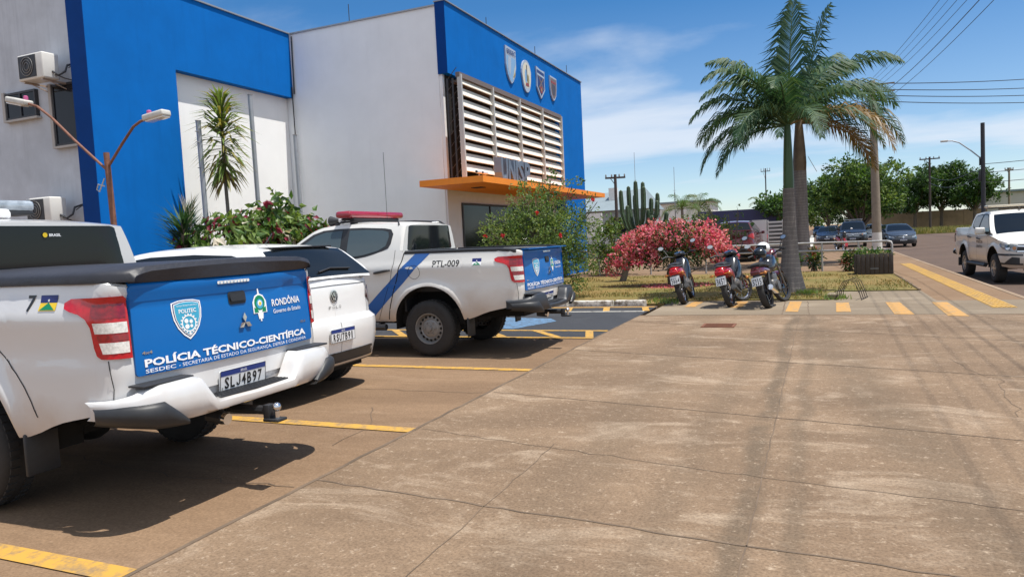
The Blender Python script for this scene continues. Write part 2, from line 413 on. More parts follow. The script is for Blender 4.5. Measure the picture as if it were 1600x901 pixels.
def plate_obj(parent, text, x, yc, zc, front=False, tilt=0, w=.40, h=.13, blue=True, name='number_plate'):
    """registration plate standing across the car"""
    d = 1 if front else -1
    fn = lambda off: (lambda a, b: (x+d*off-d*tilt*(b-zc), yc+d*(a), b))
    m = MB()
    m.prism(rrect(-w/2, zc-h/2, w/2, zc+h/2, .012), lambda p, i: fn(.0 if i == 0 else .008)(*p), 0)
    o = m.build(name, [M_plate], parent, smooth=0)
    t = MB(); 
    if blue: put_poly(t, [[(-w/2+.006, zc+h*.22), (w/2-.006, zc+h*.22), (w/2-.006, zc+h*.46), (-w/2+.006, zc+h*.46)]], fn(.0095), 1, .3)
    for q in stroke([(-w/2+.004, zc-h/2+.004), (w/2-.004, zc-h/2+.004), (w/2-.004, zc+h/2-.004), (-w/2+.004, zc+h/2-.004), (-w/2+.004, zc-h/2+.004)], .004): put_poly(t, [q], fn(.0095), 0, .5)
    top = .17 if blue else .30
    n = len(text); cw = w*.84/n
    for i, ch in enumerate(text):
        a0 = -w*.42+cw*i+cw*.12; a1 = a0+cw*.76; z0, z1 = zc-h*.38, zc+h*top
        if ch == 'J':
            for q in stroke([(a1-.005,z1),(a1-.005,z0+.018),(a1-.014,z0+.006),(a0+.012,z0+.006),(a0+.005,z0+.022)], .010): put_poly(t, [q], fn(.010), 0, .3)
            continue
        if ch in '1I': a0, a1 = a0+cw*.2, a1-cw*.2
        put_text(t, ch, a0, a1, z0, z1, fn(.010), .022, 0, .3)
    if blue: put_text(t, 'BRASIL', -w*.07, w*.07, zc+h*.28, zc+h*.41, fn(.011), .0, 2, .3); put_text(t, 'BR', -w*.47, -w*.435, zc-h*.42, zc-h*.3, fn(.011), 0, 0, .3)
    t.build('plate_lettering', [M_txtk, M_plateb, M_txtw], o, smooth=0, fix=False); return o
def flag(fn, x0, x1, z0, z1, parent, yellow=True):
    m = MB(); h = z1-z0; c = (x0+x1)/2
    put_poly(m, [[(x0,z0+h*.5),(x1,z0+h*.5),(x1,z1),(x0,z1)]], fn(.003), 0)
    put_poly(m, [[(x0,z0),(x1,z0),(x1,z0+h*.5),(x0,z0+h*.5)]], fn(.003), 1 if yellow else 3)
    put_poly(m, [[(x0+(x1-x0)*.06,z0+.004),(x1-(x1-x0)*.06,z0+.004),(c,z0+h*.52)]], fn(.0045), 2)
    st = [(c+h*(.13 if i % 2 == 0 else .05)*math.sin(math.pi*i/5), z0+h*.66+h*(.13 if i % 2 == 0 else .05)*math.cos(math.pi*i/5)) for i in range(10)]
    for i in range(10): put_poly(m, [[(c, z0+h*.66), st[i], st[(i+1) % 10]]], fn(.0045), 3)
    return m.build('state_flag', [M_navy, M_yel, M_green, M_txtw], parent, smooth=0, fix=False)
def shield(a, b, wd, h):
    """police shield outline, centre top at (a, b)"""
    hw = wd/2
    return [(a-hw*.98, b-h*.06), (a-hw*.5, b-h*.01), (a, b), (a+hw*.5, b-h*.01), (a+hw*.98, b-h*.06), (a+hw, b-h*.25), (a+hw*.93, b-h*.48), (a+hw*.72, b-h*.70), (a+hw*.38, b-h*.88), (a, b-h), (a-hw*.38, b-h*.88), (a-hw*.72, b-h*.70), (a-hw*.93, b-h*.48), (a-hw, b-h*.25)]
PK = dict(
    plan=[(-2.17,-1.40,0),(-1.80,-1.388,.37),(-1.55,-1.365,.61),(-1.41,-1.354,.745),(-1.355,-1.340,.797),(-1.295,-1.302,.842),(-1.215,-1.222,.864),(-1.10,-1.10,.873),(-1.0,-1.0,.876),(-.6,-.6,.885),(.6,.6,.885),(2.4,2.4,.885),(3.2,3.2,.878),(3.42,3.415,.862),(3.58,3.56,.822),(3.72,3.665,.74),(3.92,3.77,.575),(4.2,3.845,.31),(4.52,3.87,0)],
    ztop=[(-2.17,1.345),(-1.41,1.35),(-1.25,1.375),(-1.1,1.39),(-.5,1.40),(.33,1.405),(.45,1.44),(.57,1.45),(.95,1.365),(1.4,1.307),(2.0,1.262),(2.4,1.232),(2.75,1.195),(3.1,1.15),(3.4,1.09),(3.65,1.03),(3.95,1.0),(4.52,.995)],
    zbot=[(-2.17,.70),(-1.35,.70),(-1.2,.66),(-.9,.60),(-.56,.50),(.56,.47),(2.4,.46),(3.6,.44),(3.8,.39),(4.52,.37)],
    side=[(.35,-.06),(.45,-.045),(.55,-.015),(.7,.0),(.9,.0),(.98,-.012),(1.10,-.006),(1.18,.004),(1.22,-.004),(1.27,-.028),(1.34,-.045),(1.45,-.075)],
    rear=[(.6,0),(.82,-.005),(.86,.0),(1.0,-.006),(1.2,-.02),(1.275,-.028),(1.30,-.008),(1.36,-.014),(1.45,-.06)],
    front=[(.35,-.10),(.42,-.03),(.52,0),(.70,.0),(.735,-.03),(.80,-.035),(.9,-.045),(1.0,-.08),(1.1,-.16)],
    wr=(-1.36,-1.05), wf=(3.4,3.75), arch=[(-.02,.42,.525),(3.0,.42,.525)],
    gh=[(.40,1.765),(.50,1.785),(.8,1.81),(1.2,1.828),(1.5,1.828),(1.75,1.812),(1.92,1.765),(2.1,1.66),(2.4,1.462),(2.7,1.262),(2.86,1.165)],
    yg=[(1.1,.84),(1.25,.832),(1.36,.815),(1.45,.79),(1.6,.74),(1.72,.69),(1.79,.655),(1.83,.63)],
    crown=lin([.3,1.8,2.0,2.86],[.035,.035,.03,.055]))
def pickup(name, label, loc, rotz, paint, variant, group=None, lo=False, scale=1, cat='pickup truck'):
    """double cab pickup; variant 'near', 'far' (the two police trucks), 'road' (facing us), 'plain'"""
    t = thing(name, label, cat, loc, rotz, group, scale); c = Car(**PK)
    white = variant in ('near', 'far', 'road')
    b = c.skin(10 if lo else 16); c.deck(b, 2.6, 4.52, lin([2.6,3.0,3.6,4.2,4.52],[.055,.075,.075,.02,0]))
    c.cabin(b, [.40,.43,.47,.55,.7,.9,1.1,1.3,1.5,1.65,1.78,1.86,1.93,2.02,2.12,2.25,2.4,2.55,2.7,2.8,2.86])
    # inner bed walls and rail tops
    us = list(np.linspace(-1.41, .36, 16))
    for sg in (1, -1):
        rows = []
        for u in us:
            e = c.side(u, c.zt(u), 0, sg); yi = sg*(.735 if u > -1.36 else .70)
            rows.append([e, (e[0]+(.0), e[1]-sg*.012, e[2]+.008), (max(e[0], -1.345), yi+sg*.02, e[2]+.008), (max(e[0], -1.345), yi, e[2]-.01), (max(e[0], -1.345), yi, .93)])
        b.grid(rows)
    b.box(-1.335, -.69, 1.28, -1.30, .69, 1.352)
    body = b.build('body', paint, t, smooth=38)
    u_ = MB(); u_.box(-1.32,-.72,.86,.42,.72,.93); u_.box(.37,-.80,.6,.40,.80,1.40); u_.box(-1.30,-.72,.93,-1.285,.72,1.31)
    for sg in (1,-1): u_.box(-1.33, sg*.727-.004, .93, .37, sg*.727+.004, 1.375)
    u_.build('bed_liner', M_plastic, t, smooth=0)
    u_ = MB(); u_.box(-.55,-.70,.42,.0+.55,.70,.62); u_.box(-1.25,-.55,.50,3.5,.55,.66); u_.box(.55,-.78,.44,2.45,.78,.56); u_.box(3.5,-.62,.42,3.68,.62,.9)
    for xc in (-.02, 3.0):
        for sg in (1,-1):
            u_.grid([[(xc+.53*math.cos(a), sg*.868, .42+.53*math.sin(a)), (xc+.53*math.cos(a), sg*.50, .42+.53*math.sin(a))] for a in np.linspace(-.1, math.pi+.1, 15)])
            u_.prism([(xc+.54*math.cos(a), .42+.54*math.sin(a)) for a in np.linspace(0, math.pi, 13)], lambda p, i: (p[0], sg*(.50-.02*i), p[1]))
    u_.tube([(0,-.7,.375),(0,.7,.375)], .06); u_.ball((0,.05,.375), .15, 8)
    u_.build('underbody', M_dark, t, smooth=30)
    for sg in (1,-1):
        if not lo or variant == 'road': 
            f = MB(); f.rbox(-.60, sg*.80-.11, .27, -.575, sg*.80+.09, .52, .01); f.build('mud_flap', M_plastic, t)
        for x in (0, 3.0): wheel(t, x, sg*.765, .375, .235, 'steel' if variant in ('far', 'near') else 'alloy', lo)
    # windows
    gs = lambda sg: (lambda off: (lambda a, z: c.gside(a, z, off, sg)))
    for sg in (1,-1):
        f = MB(); put_poly(f, [[(.585,1.53),(.62,1.47),(.74,1.418),(1.0,1.362),(1.4,1.318),(2.0,1.272),(2.5,1.240),(2.66,1.238),(2.40,1.415),(2.12,1.600),(1.93,1.715),(1.76,1.762),(1.5,1.776),(1.1,1.772),(.72,1.745),(.61,1.725),(.565,1.66)]], gs(sg)(.004), step=.06)
        o = f.build('window_frame', M_plastic, t, smooth=40)
        g = MB(); put_poly(g, [[(.66,1.50),(.78,1.44),(1.0,1.392),(1.30,1.358),(1.30,1.742),(1.0,1.738),(.74,1.715),(.645,1.69),(.625,1.62)]], gs(sg)(.008), 0, .06)
        put_poly(g, [[(1.42,1.346),(2.0,1.302),(2.38,1.278),(2.45,1.292),(2.34,1.39),(2.06,1.578),(1.88,1.69),(1.72,1.732),(1.42,1.744)]], gs(sg)(.008), 0, .06)
        g.build('window', M_glass2 if variant == 'far' else M_glass, o, smooth=40)
    f = MB(); rw = lambda off: (lambda a, z: (.392-off+.0*z, a, z))
    put_poly(f, [rrect(-.69,1.43,.69,1.772,.09)], rw(.004)); f.v = [(x+(max(0, abs(y)-.50))**2*.5, y*(1-.20*(z-1.43)/.34*.55), z) for x, y, z in f.v]
    f.build('rear_window', M_glass, t, smooth=40)
    f = MB(); rows = [[c.top(x, y*c.yg(c.zr(x)), .005) for y in np.linspace(-.90,.90,13)] for x in np.linspace(1.99, 2.76, 14)]; f.grid(rows)
    f.build('windscreen', M_glass, t, smooth=60)
    if variant in ('road', 'plain'):
        f = MB()
        for sg in (1,-1): f.tube([c.gside(x, max(c.zr(x)-.015, 1.25), .012, sg) for x in np.linspace(1.95, 2.78, 8)], .016, 6)
        f.build('pillar_trim', paint, t)
    # shut lines
    sd = lambda sg: (lambda off: (lambda a, z: c.side(a, z, off, sg)))
    for sg in (1,-1):
        f = MB(); F = sd(sg)(.0025)
        shutline(c, f, [(.345,1.40),(.37,1.30),(.41,1.2),(.455,1.05),(.50,.93),(.57,.70),(.62,.50)], F, .014)
        shutline(c, f, [(.49,1.44),(.50,1.25),(.555,1.05),(.60,.93),(.68,.72),(.78,.50)], F, .006)
        shutline(c, f, [(1.39,1.30),(1.37,1.0),(1.39,.5)], F, .007)
        if variant == 'near': shutline(c, f, [(-.02+.73*math.cos(a), .42+.70*math.sin(a)) for a in np.linspace(.25, math.pi-.30, 20)], F, .008)
        if not lo: shutline(c, f, [(-1.28,.955),(-1.30,.80),(-1.29,.72)], F, .005)
        shutline(c, f, [(2.42,1.225),(2.46,1.0),(2.40,.72),(2.36,.5)], F, .007)
        shutline(c, f, [(2.45,1.20),(2.9,1.155),(3.3,1.09)], F, .006)
        if sg == 1 and not lo:
            for q in ringq(.18, 1.135, .088, .093, 28): put_poly(f, [q], F, step=.2)
        f.build('shut_line', M_dark, t, smooth=0, fix=False)
    for sg in (1,-1):
        for hx, hz in ((.68,1.155),(1.62,1.115)):
            f = MB(); P = [c.side(hx+d*.13, hz-.018*d, o, sg) for d, o in ((-1,.0),(-.8,.032),(-.3,.042),(.3,.042),(.8,.032),(1,.0))]
            f.tube(P, [.012,.016,.018,.018,.016,.012], 8); f.build('door_handle', M_plastic if white else paint, t)
        f = MB(); f.rbox(2.18, sg*.90-.02, 1.235, 2.28, sg*.90+.20*sg+.02, 1.42, .04, 3, M=None) if sg > 0 else f.rbox(2.18, -1.12, 1.235, 2.28, -.88, 1.42, .04, 3)
        o = f.build('side_mirror', paint, t); 
        f = MB(); f.tube([(2.25, sg*.82, 1.27), (2.24, sg*.93, 1.28)], .03, 8); f.build('mirror_arm', M_plastic, o)
    # tail lights
    for sg in (1,-1):
        L = MB(); put_poly(L, [[(-1.00,1.275),(-1.01,1.245),(-1.06,1.228),(-1.125,1.212),(-1.17,1.185),(-1.195,1.14),(-1.21,1.03),(-1.225,.985),(-1.25,.967),(-1.403,.962),(-1.403,1.285),(-1.38,1.303),(-1.05,1.297)]], sd(sg)(.014), step=.035)
        e = L.v[:]; o = L.build('tail_light', M_red, t, smooth=50)
        k = MB()
        put_poly(k, [[(-1.215,1.163),(-1.392,1.163),(-1.392,1.105),(-1.225,1.105)]], sd(sg)(.0175), step=.04); put_poly(k, [[(-1.245,1.055),(-1.392,1.055),(-1.392,.995),(-1.262,.995)]], sd(sg)(.0175), step=.04)
        k.build('reversing_lens', M_clear, o, smooth=50)
        k = MB(); put_poly(k, [[(-1.20,1.262),(-1.390,1.262),(-1.390,1.188),(-1.222,1.188),(-1.205,1.21)]], sd(sg)(.0172), step=.04); k.build('brake_segment', M_dred, o, smooth=50); k = MB(); put_poly(k, [[(-1.235,1.096),(-1.392,1.096),(-1.392,1.064),(-1.242,1.064)]], sd(sg)(.0172), step=.04); k.build('brake_segment', M_dred, o, smooth=50)
    # tailgate
    bk = lambda off: (lambda a, z: c.back(-a, z, off))     # a runs to the right seen from behind
    gate = MB(); gp_ = rrect(-.742, .85, .742, 1.352, .02); put_poly(gate, [gp_], bk(.012), step=.05)
    rim_ = [bk(.012)(*p) for p in gp_]; rim2 = [bk(-.03)(*p) for p in gp_]; gate.grid([rim_+rim_[:1], rim2+rim2[:1]])
    gate.grid([[bk(.012)(a, 1.350) for a in np.linspace(-.74,.74,15)], [(p[0]+.022, p[1], 1.378) for p in (bk(.012)(a, 1.35) for a in np.linspace(-.74,.74,15))], [(p[0]+.075, p[1], 1.374) for p in (bk(.012)(a, 1.35) for a in np.linspace(-.74,.74,15))]])
    gate = gate.build('tailgate', M_blue if variant in ('near','far') else paint, t, smooth=40)
    f = MB(); put_poly(f, [rrect(-.065, 1.18, .085, 1.262, .02)], bk(.016), step=.1); put_poly(f, [rrect(-.055, 1.20, .075, 1.248, .012)], bk(.026), step=.1); 
    f.build('tailgate_handle', M_plastic, gate, smooth=0)
    if variant in ('near', 'far'):
        G = lambda off: bk(.0135+off)
        f = MB()    # three diamond badge, raised
        def dia(cx, cz, ang, L=.062, wd=.034):
            a = R_(ang); ux, uz = math.sin(a), math.cos(a); vx, vz = uz, -ux
            return [(cx, cz), (cx+ux*L*.5+vx*wd/2*1.0, cz+uz*L*.5+vz*wd/2), (cx+ux*L, cz+uz*L), (cx+ux*L*.5-vx*wd/2, cz+uz*L*.5-vz*wd/2)]
        for an in (0, 120, 240):
            q = dia(.045, 1.058, an)
            f.prism(q, lambda p, i: G(.012*i)(*p))
        f.build('badge', M_chrome, gate, smooth=0)
        f = MB()
        put_text(f, 'POLÍCIA TÉCNICO-CIENTÍFICA', -.69, .665, .897, .940, G(.002), .034, 0); f.build('title_lettering', M_txtw, gate, smooth=0, fix=False); f = MB(); put_text(f, 'SESDEC', -.69, -.50, .862, .884, G(.002), .012, 0)
        put_text(f, '- SECRETARIA DE ESTADO DA SEGURANÇA, DEFESA E CIDADANIA', -.48, .665, .862, .884, G(.002), .0, 0)
        f.build('office_lettering', M_txtw, gate, smooth=0, fix=False); f = MB(); put_text(f, 'RONDÔNIA', .325, .64, 1.132, 1.18, G(.002), .018, 0); put_text(f, 'Governo do Estado', .33, .64, 1.082, 1.112, G(.002), .004, 0)
        f.build('state_lettering', M_txtw, gate, smooth=0, fix=False)
        f = MB(); S = (-.385, 1.245, .205, .235)
        put_poly(f, [shield(*S)], G(.002), 0); put_poly(f, [shield(-.385,1.239,.188,.216)], G(.003), 1); put_poly(f, [shield(-.385,1.234,.178,.206)], G(.004), 0); put_poly(f, [shield(-.385,1.230,.168,.196)], G(.005), 2)
        put_text(f, 'POLITEC', -.445, -.325, 1.168, 1.192, G(.0065), .02, 0); put_text(f, 'POLÍCIA TÉCNICO-CIENTÍFICA', -.455, -.315, 1.207, 1.215, G(.0065), 0, 0)
        for q in ringq(-.385, 1.105, .043, .050, 20): put_poly(f, [q], G(.0065), 0)
        for k in range(16): a = 2*math.pi*k/16; put_poly(f, [circ(-.385+.054*math.cos(a), 1.105+.054*math.sin(a), .0055, 5)], G(.0065), 0)
        for cx_, cz_, r in ((-.402,1.12,.014),(-.37,1.115,.012),(-.40,1.087,.015),(-.37,1.088,.010)): put_poly(f, [circ(cx_, cz_, r, 10)], G(.0065), 0)
        st = [(-.385+(.014 if i % 2 == 0 else .006)*math.sin(math.pi*i/5), 1.045+(.014 if i % 2 == 0 else .006)*math.cos(math.pi*i/5)) for i in range(10)]
        for i in range(10): put_poly(f, [[(-.385,1.045), st[i], st[(i+1) % 10]]], G(.0065), 0)
        f.build('shield_emblem', [M_txtw, M_navy, M_cyan], gate, smooth=0, fix=False)
        f = MB(); put_poly(f, [[(.14,1.10),(.27,1.10),(.27,1.175),(.245,1.215),(.205,1.23),(.165,1.215),(.14,1.175)]], G(.002), 0)
        put_poly(f, [[(.185,1.06),(.225,1.06),(.232,1.10),(.178,1.10)]], G(.0022), 0); put_poly(f, [[(.197,1.225),(.213,1.225),(.21,1.262),(.20,1.262)]], G(.0022), 0); put_poly(f, [[(.197,1.045),(.213,1.045),(.209,1.065),(.201,1.065)]], G(.0022), 0)
        put_poly(f, [circ(.205,1.168,.05,14)], G(.003), 1); put_poly(f, [circ(.205,1.160,.033,14)], G(.004), 2); put_poly(f, [circ(.205,1.165,.02,10)], G(.005), 0); put_poly(f, [circ(.207,1.163,.012,8)], G(.006), 3)
        put_poly(f, [[(.15,1.105),(.19,1.105),(.18,1.13),(.15,1.14)]], G(.003), 1); put_poly(f, [[(.26,1.105),(.22,1.105),(.23,1.13),(.26,1.14)]], G(.003), 1)
        f.build('coat_of_arms', [M_txtw, M_green, M_cyan, M_yel], gate, smooth=0, fix=False)
        f = MB(); put_poly(f, [rrect(-.155, 1.318, .115, 1.336, .006)], G(.004), 0); 
        for k in range(9): put_poly(f, [circ(-.135+.028*k, 1.327, .006, 8)], G(.006), 1)
        f.build('high_brake_light', [M_clear, M_chrome], gate, smooth=0)
        f = MB(); put_text(f, '4x4', -.70, -.635, .968, .985, G(.002), .03); put_text(f, 'GLS', .62, .68, .985, 1.0, G(.002), .03); f.build('model_badge', M_chrome, gate, smooth=0, fix=False)
    # rear bumper
    bw = variant != 'far'; bm_ = M_white if variant in ('near', 'road') else (M_plasticg if variant == 'far' else paint)
    bx = curve([-.90,-.895,-.875,-.82,-.70,-.5,0,.5,.70,.82,.875,.895,.90],[-1.19,-1.26,-1.36,-1.455,-1.515,-1.535,-1.54,-1.535,-1.515,-1.455,-1.36,-1.26,-1.19])
    ys = [-.90,-.896,-.888,-.875,-.85,-.82,-.77,-.70,-.62,-.5,-.455,-.43,-.38,-.345,-.33,-.2,0]; ys = ys+[-v for v in reversed(ys[:-1])]
    zt_, zl_ = lin([0,.335,.44,.74,.93],[.635,.645,.80,.795,.715]), lin([0,.34,.5,.75,.94],[.572,.572,.575,.595,.645])
    rows = []
    for y in ys:
        x = bx(y); a = abs(y); T, B = zt_(a), zl_(a); k = (T-B)
        inn = min(x+.14, -1.2) if a < .82 else x+.05
        rows.append([(inn, y*.97, B+.01), (x+.035, y, B), (x+.006, y, B+k*.16), (x, y, B+k*.45), (x+.004, y, B+k*.8), (x+.022, y, T-.004), (x+.05, y*.995, T+.004), (inn, y*.97, T+.006)])
    f = MB(); f.grid(rows, closed=True); bump = f.build('rear_bumper', bm_, t, smooth=45)
    f = MB(); f.rbox(-1.375, -.47, .60, -1.33, .47, .86, .01); f.build('plate_recess', M_white if variant == 'near' else M_plasticg, bump)
    f = MB(); f.rbox(-1.51,-.30,.640,-1.375,.30,.652,.004)
    for k in range(4): f.box(-1.50+.03*k,-.28,.652,-1.488+.03*k,.28,.657)
    for sg in (1,-1): f.rbox(-1.47, sg*.62-.17, .800, -1.35, sg*.62+.17, .812, .004)
    f.build('step_pad', M_plastic, bump)
    for sg in (1,-1):   # corner guards
        f = MB(); rows = []
        guard = [.56,.62,.70,.76,.81,.845,.872,.887,.896,.899]
        for i, y in enumerate(guard):
            x = bx(y); B = zl_(y)-.028; T = min(.712, B+.03+.9*(y-.56)) if y < .76 else .712-.35*max(0,y-.86)
            bl = .030*math.sin(math.pi*min(1,(y-.55)/.2)/2)+.004; rows.append([(x+.06, sg*y*.97, B-.004), (x+.01, sg*(y-.004), B), (x-bl*.75, sg*(y+bl*.3), B+(T-B)*.22), (x-bl, sg*(y+bl*.5), B+(T-B)*.55), (x-bl*.85, sg*(y+bl*.4), B+(T-B)*.86), (x-.006, sg*(y+.004), T), (x+.03, sg*y*.99, T+.002)])
        f.grid(rows); f.build('corner_guard', M_plastic, bump, smooth=75)
    plate_obj(t, {'near':'SLJ4B97','far':'PTL0B09'}.get(variant, 'NDR7C42'), -1.40 if variant == 'near' else -1.385, -.0, .715, tilt=-.10)
    if variant in ('near', 'far'):
        f = MB(); f.tube([(-1.30,0,.50),(-1.58,0,.50)], .03, 8); f.rbox(-1.62,-.03,.44,-1.57,.03,.54,.008); f.rbox(-1.70,-.045,.435,-1.58,.045,.455,.006); f.tube([(-1.3,.20,.50),(-1.42,.20,.49)], .04, 10)
        h = f.build('tow_hitch', M_plastic, t); f = MB(); f.tube([(-1.66,0,.45),(-1.66,0,.50)], .016, 8); f.ball((-1.66,0,.525), .028, 8); f.tube([(-1.42,.20,.49),(-1.45,.20,.485)], .036, 12); f.build('tow_ball', M_chrome, h)
    # roof kit and bed dress
    if variant == 'near':
        cv = MB(); rows = []
        for x in [-1.405,-1.40,-1.385,-1.34,-1.2,-.9,-.6,-.3,0,.2,.34,.37]:
            e = 1; z0 = 1.432 if x > -1.39 else 1.405; sag = .006*math.sin(x*9)
            yy = c.side(max(x,-1.05), 1.38)[1]+.015 if x > -1.2 else lin([-1.405,-1.385,-1.34,-1.2],[.735,.75,.785,.85])(x)
            r = [(x, s_*yy, 1.375) for s_ in (1,)]+[(x, yy+.002, z0-.016), (x, yy-.012, z0), (x, yy-.05, z0+.012)]+[(x, yy*k, z0+.018+.02*(1-k*k)+sag) for k in (.85,.6,.3,0)]
            rows.append(r+[(a, -b_, z) for a, b_, z in reversed(r[:-1])])
        rows.insert(0, [(-1.405+.06*(abs(p[1])/.74)**2, p[1], 1.365) for p in rows[0]])
        cv.grid(rows); cv.build('bed_cover', M_vinyl, t, smooth=50)
        f = MB(); put_text(f, '7', -.0, .062, 1.235, 1.325, lambda a, z: c.side(-.69-a, z, .003), .02); f.build('fleet_number', M_txtk, t, smooth=0, fix=False)
        flag(lambda off: (lambda a, z: c.side(-a, z, off)), .795, .93, 1.235, 1.32, t)
        f = MB(); f.rbox(1.08,-.22,1.868,1.30,.12,1.93,.02); f.build('roof_box', M_whitec, t); f = MB(); f.rbox(.82,-.05,1.855,1.02,.03,1.925,.02)
        o = f.build('roof_siren', M_whitec, t); f = MB(); f.ball((.9,-.0,1.90), .03, 6); f.build('siren_speaker', M_plastic, o)
        f = MB(); f.rbox(1.38,-.60,1.915,1.62,.60,1.95,.015); lb = f.build('light_bar', M_plastic, t)
        f = MB(); f.rbox(1.375,-.61,1.95,1.625,.61,2.04,.03, 3); f.build('lamp_cover', mat('clear_lamp_cover', (.30,.34,.38), .12, coat=1, var=.5, vscale=9), lb)
        f = MB(); f.tube([(1.05,.30,1.86),(1.05,.30,1.95)], .014, 8); f.tube([(1.05,.30,1.95),(1.05,.30,2.12)], .008, 6); f.build('antenna', M_plastic, t)
        f = MB(); put_poly(f, [circ(.0,1.705,.018,10)], rw(.012), 0, .5); put_text(f, 'BRASIL', .03,.12,1.695,1.715, rw(.012), .03, 1); f.v = [(x, -y+.0, z) for x, y, z in f.v]
        f.build('window_sticker', [M_yel, M_txtw], t, smooth=0, fix=False)
    if variant == 'far':
        for sg in (1,-1):
            f = MB(); rows = []
            for u in list(np.linspace(-1.30, .34, 14)):
                e = c.side(u, c.zt(u), 0, sg); rows.append([(e[0], e[1]+sg*.008, e[2]-.028), (e[0], e[1]+sg*.010, e[2]+.006), (e[0], e[1]-sg*.02, e[2]+.02), (e[0], sg*.74, e[2]+.018), (e[0], sg*.735, e[2]-.02)])
            f.grid(rows); f.build('bed_rail', M_plastic, t, smooth=50)
        f = MB(); f.box(-1.43,-.735,1.372,-1.33,.735,1.384); f.build('tailgate_cap', M_blue, gate, smooth=0)
        S1 = sd(1)
        f = MB(); put_poly(f, [[(.155,1.395),(-.07,1.39),(.92,.475),(1.14,.475),(1.02,.62)]], S1(.0018), step=.06); f.build('blue_stripe', M_bluestripe, t, smooth=50, fix=False)
        f = MB(); put_poly(f, [[(1.30,1.23),(2.42,1.06),(2.42,.92),(1.30,1.02)]], S1(.0018), step=.06); f.build('door_stripe', M_bluestripe, t, smooth=50, fix=False)
        f = MB(); put_text(f, 'PTL-009', 0, .40, 1.195, 1.282, lambda a, z: c.side(-.105-a, z, .003), .012); f.build('fleet_number', M_txtk, t, smooth=0, fix=False)
        flag(lambda off: (lambda a, z: c.side(-a, z, off)), .69, .82, 1.20, 1.288, t, False)
        for sg in (1,-1): f = MB(); f.tube([c.gside(.5, 1.78, .0, sg)]+[(x, sg*.60, c.zr(x)+.045) for x in (.55,1.0,1.5)]+[(1.6, sg*.60, c.zr(1.6))], .014, 6); f.build('roof_rail', M_plastic, t)
        f = MB(); f.rbox(1.28,-.60,1.895,1.50,.60,1.925,.012)
        for sg in (1,-1): f.rbox(1.34,sg*.45-.03,1.84,1.44,sg*.45+.03,1.90,.01)
        lb = f.build('light_bar', M_plastic, t); f = MB(); f.rbox(1.26,-.72,1.925,1.52,.72,2.025,.04,3); f.build('lamp_cover', M_redbar, lb)
        f = MB(); f.lathe([(.001,0),(.03,0),(.045,.05),(.075,.14),(.07,.14),(.03,.04)], 16, 'x', (1.60,.52,1.90)); f.rbox(1.60,.49,1.83,1.66,.55,1.87,.01); sr = f.build('siren_horn', M_plastic, t)
        f = MB(); f.ball((1.56,.50,1.905), .055, 8); f.build('spot_lamp', M_whitec, sr)
        f = MB(); f.tube([(.95,.25,1.85),(.95,.25,2.85)], .0035, 6); f.rbox(.90,.22,1.845,1.0,.28,1.87,.008); f.build('antenna', M_plastic, t)
        f = MB(); f.rbox(.56,-.60,1.82,.64,-.50,1.84,.008); f.build('roof_bracket', M_whitec, t)
        f = MB(); f.tube([(.65,.90,.40),(2.35,.90,.40)], .045, 8)
        for sg in (1,): f.tube([(.8,.90,.40),(.8,.6,.48)], .025, 6); f.tube([(2.2,.90,.40),(2.2,.6,.48)], .025, 6)
        f.build('side_step', M_plastic, t)
    if variant in ('road', 'plain'):
        NO = lambda off: (lambda a, z: c.nose(a, z, off))
        for sg in (1,-1):
            f = MB(); put_poly(f, [[(3.40,.985),(3.52,.90),(3.68,.835),(3.92,.80),(3.99,.83),(3.98,.955),(3.8,.985),(3.6,1.0),(3.46,1.02)]], sd(sg)(.006), step=.05); h = f.build('headlight', M_hlens, t, smooth=50)
            f = MB(); put_poly(f, [circ(3.70,.91,.055,14)], sd(sg)(.010), 0); put_poly(f, [circ(3.86,.89,.045,12)], sd(sg)(.010), 1); f.build('headlamp_bowl', [M_chrome, mat('amber_lens', (.45,.16,.02), .2, coat=.8)], h, smooth=50)
            f = MB(); put_poly(f, [[(3.62,.52),(3.98,.50),(3.98,.66),(3.82,.68)]], sd(sg)(.006), step=.06); f.build('fog_lamp_recess', M_plastic, t, smooth=50)
            f = MB(); f.tube([(.60,sg*.90,.42),(2.35,sg*.90,.42)], .05, 8); f.tube([(.8,sg*.9,.42),(.8,sg*.6,.5)], .02, 6); f.tube([(2.2,sg*.9,.42),(2.2,sg*.6,.5)], .02, 6); f.build('side_step', M_plastic, t)
        f = MB(); put_poly(f, [[(-.58,.79),(.58,.79),(.54,.985),(-.54,.985)]], NO(.004), step=.06); g = f.build('grille', M_plastic, t, smooth=50)
        f = MB(); put_poly(f, [[(-.56,.93),(-.1,.90),(.1,.90),(.56,.93),(.55,.965),(.1,.945),(-.1,.945),(-.55,.965)]], NO(.02), step=.06); put_poly(f, [[(-.57,.80),(.57,.80),(.57,.83),(-.57,.83)]], NO(.02), step=.06)
        for an in (0,120,240):
            a = R_(an); ux, uz = math.sin(a), math.cos(a); L = .075; wd = .02
            f.prism([(0,.89), (ux*L*.5+uz*wd, .89+uz*L*.5-ux*wd), (ux*L, .89+uz*L), (ux*L*.5-uz*wd, .89+uz*L*.5+ux*wd)], lambda p, i: NO(.02+.012*i)(*p))
        f.build('grille_trim', M_chrome, g, smooth=50)
        f = MB(); put_poly(f, [[(-.35,.50),(.35,.50),(.42,.66),(-.42,.66)]], NO(.005), step=.06); f.build('lower_grille', M_plastic, t, smooth=50)
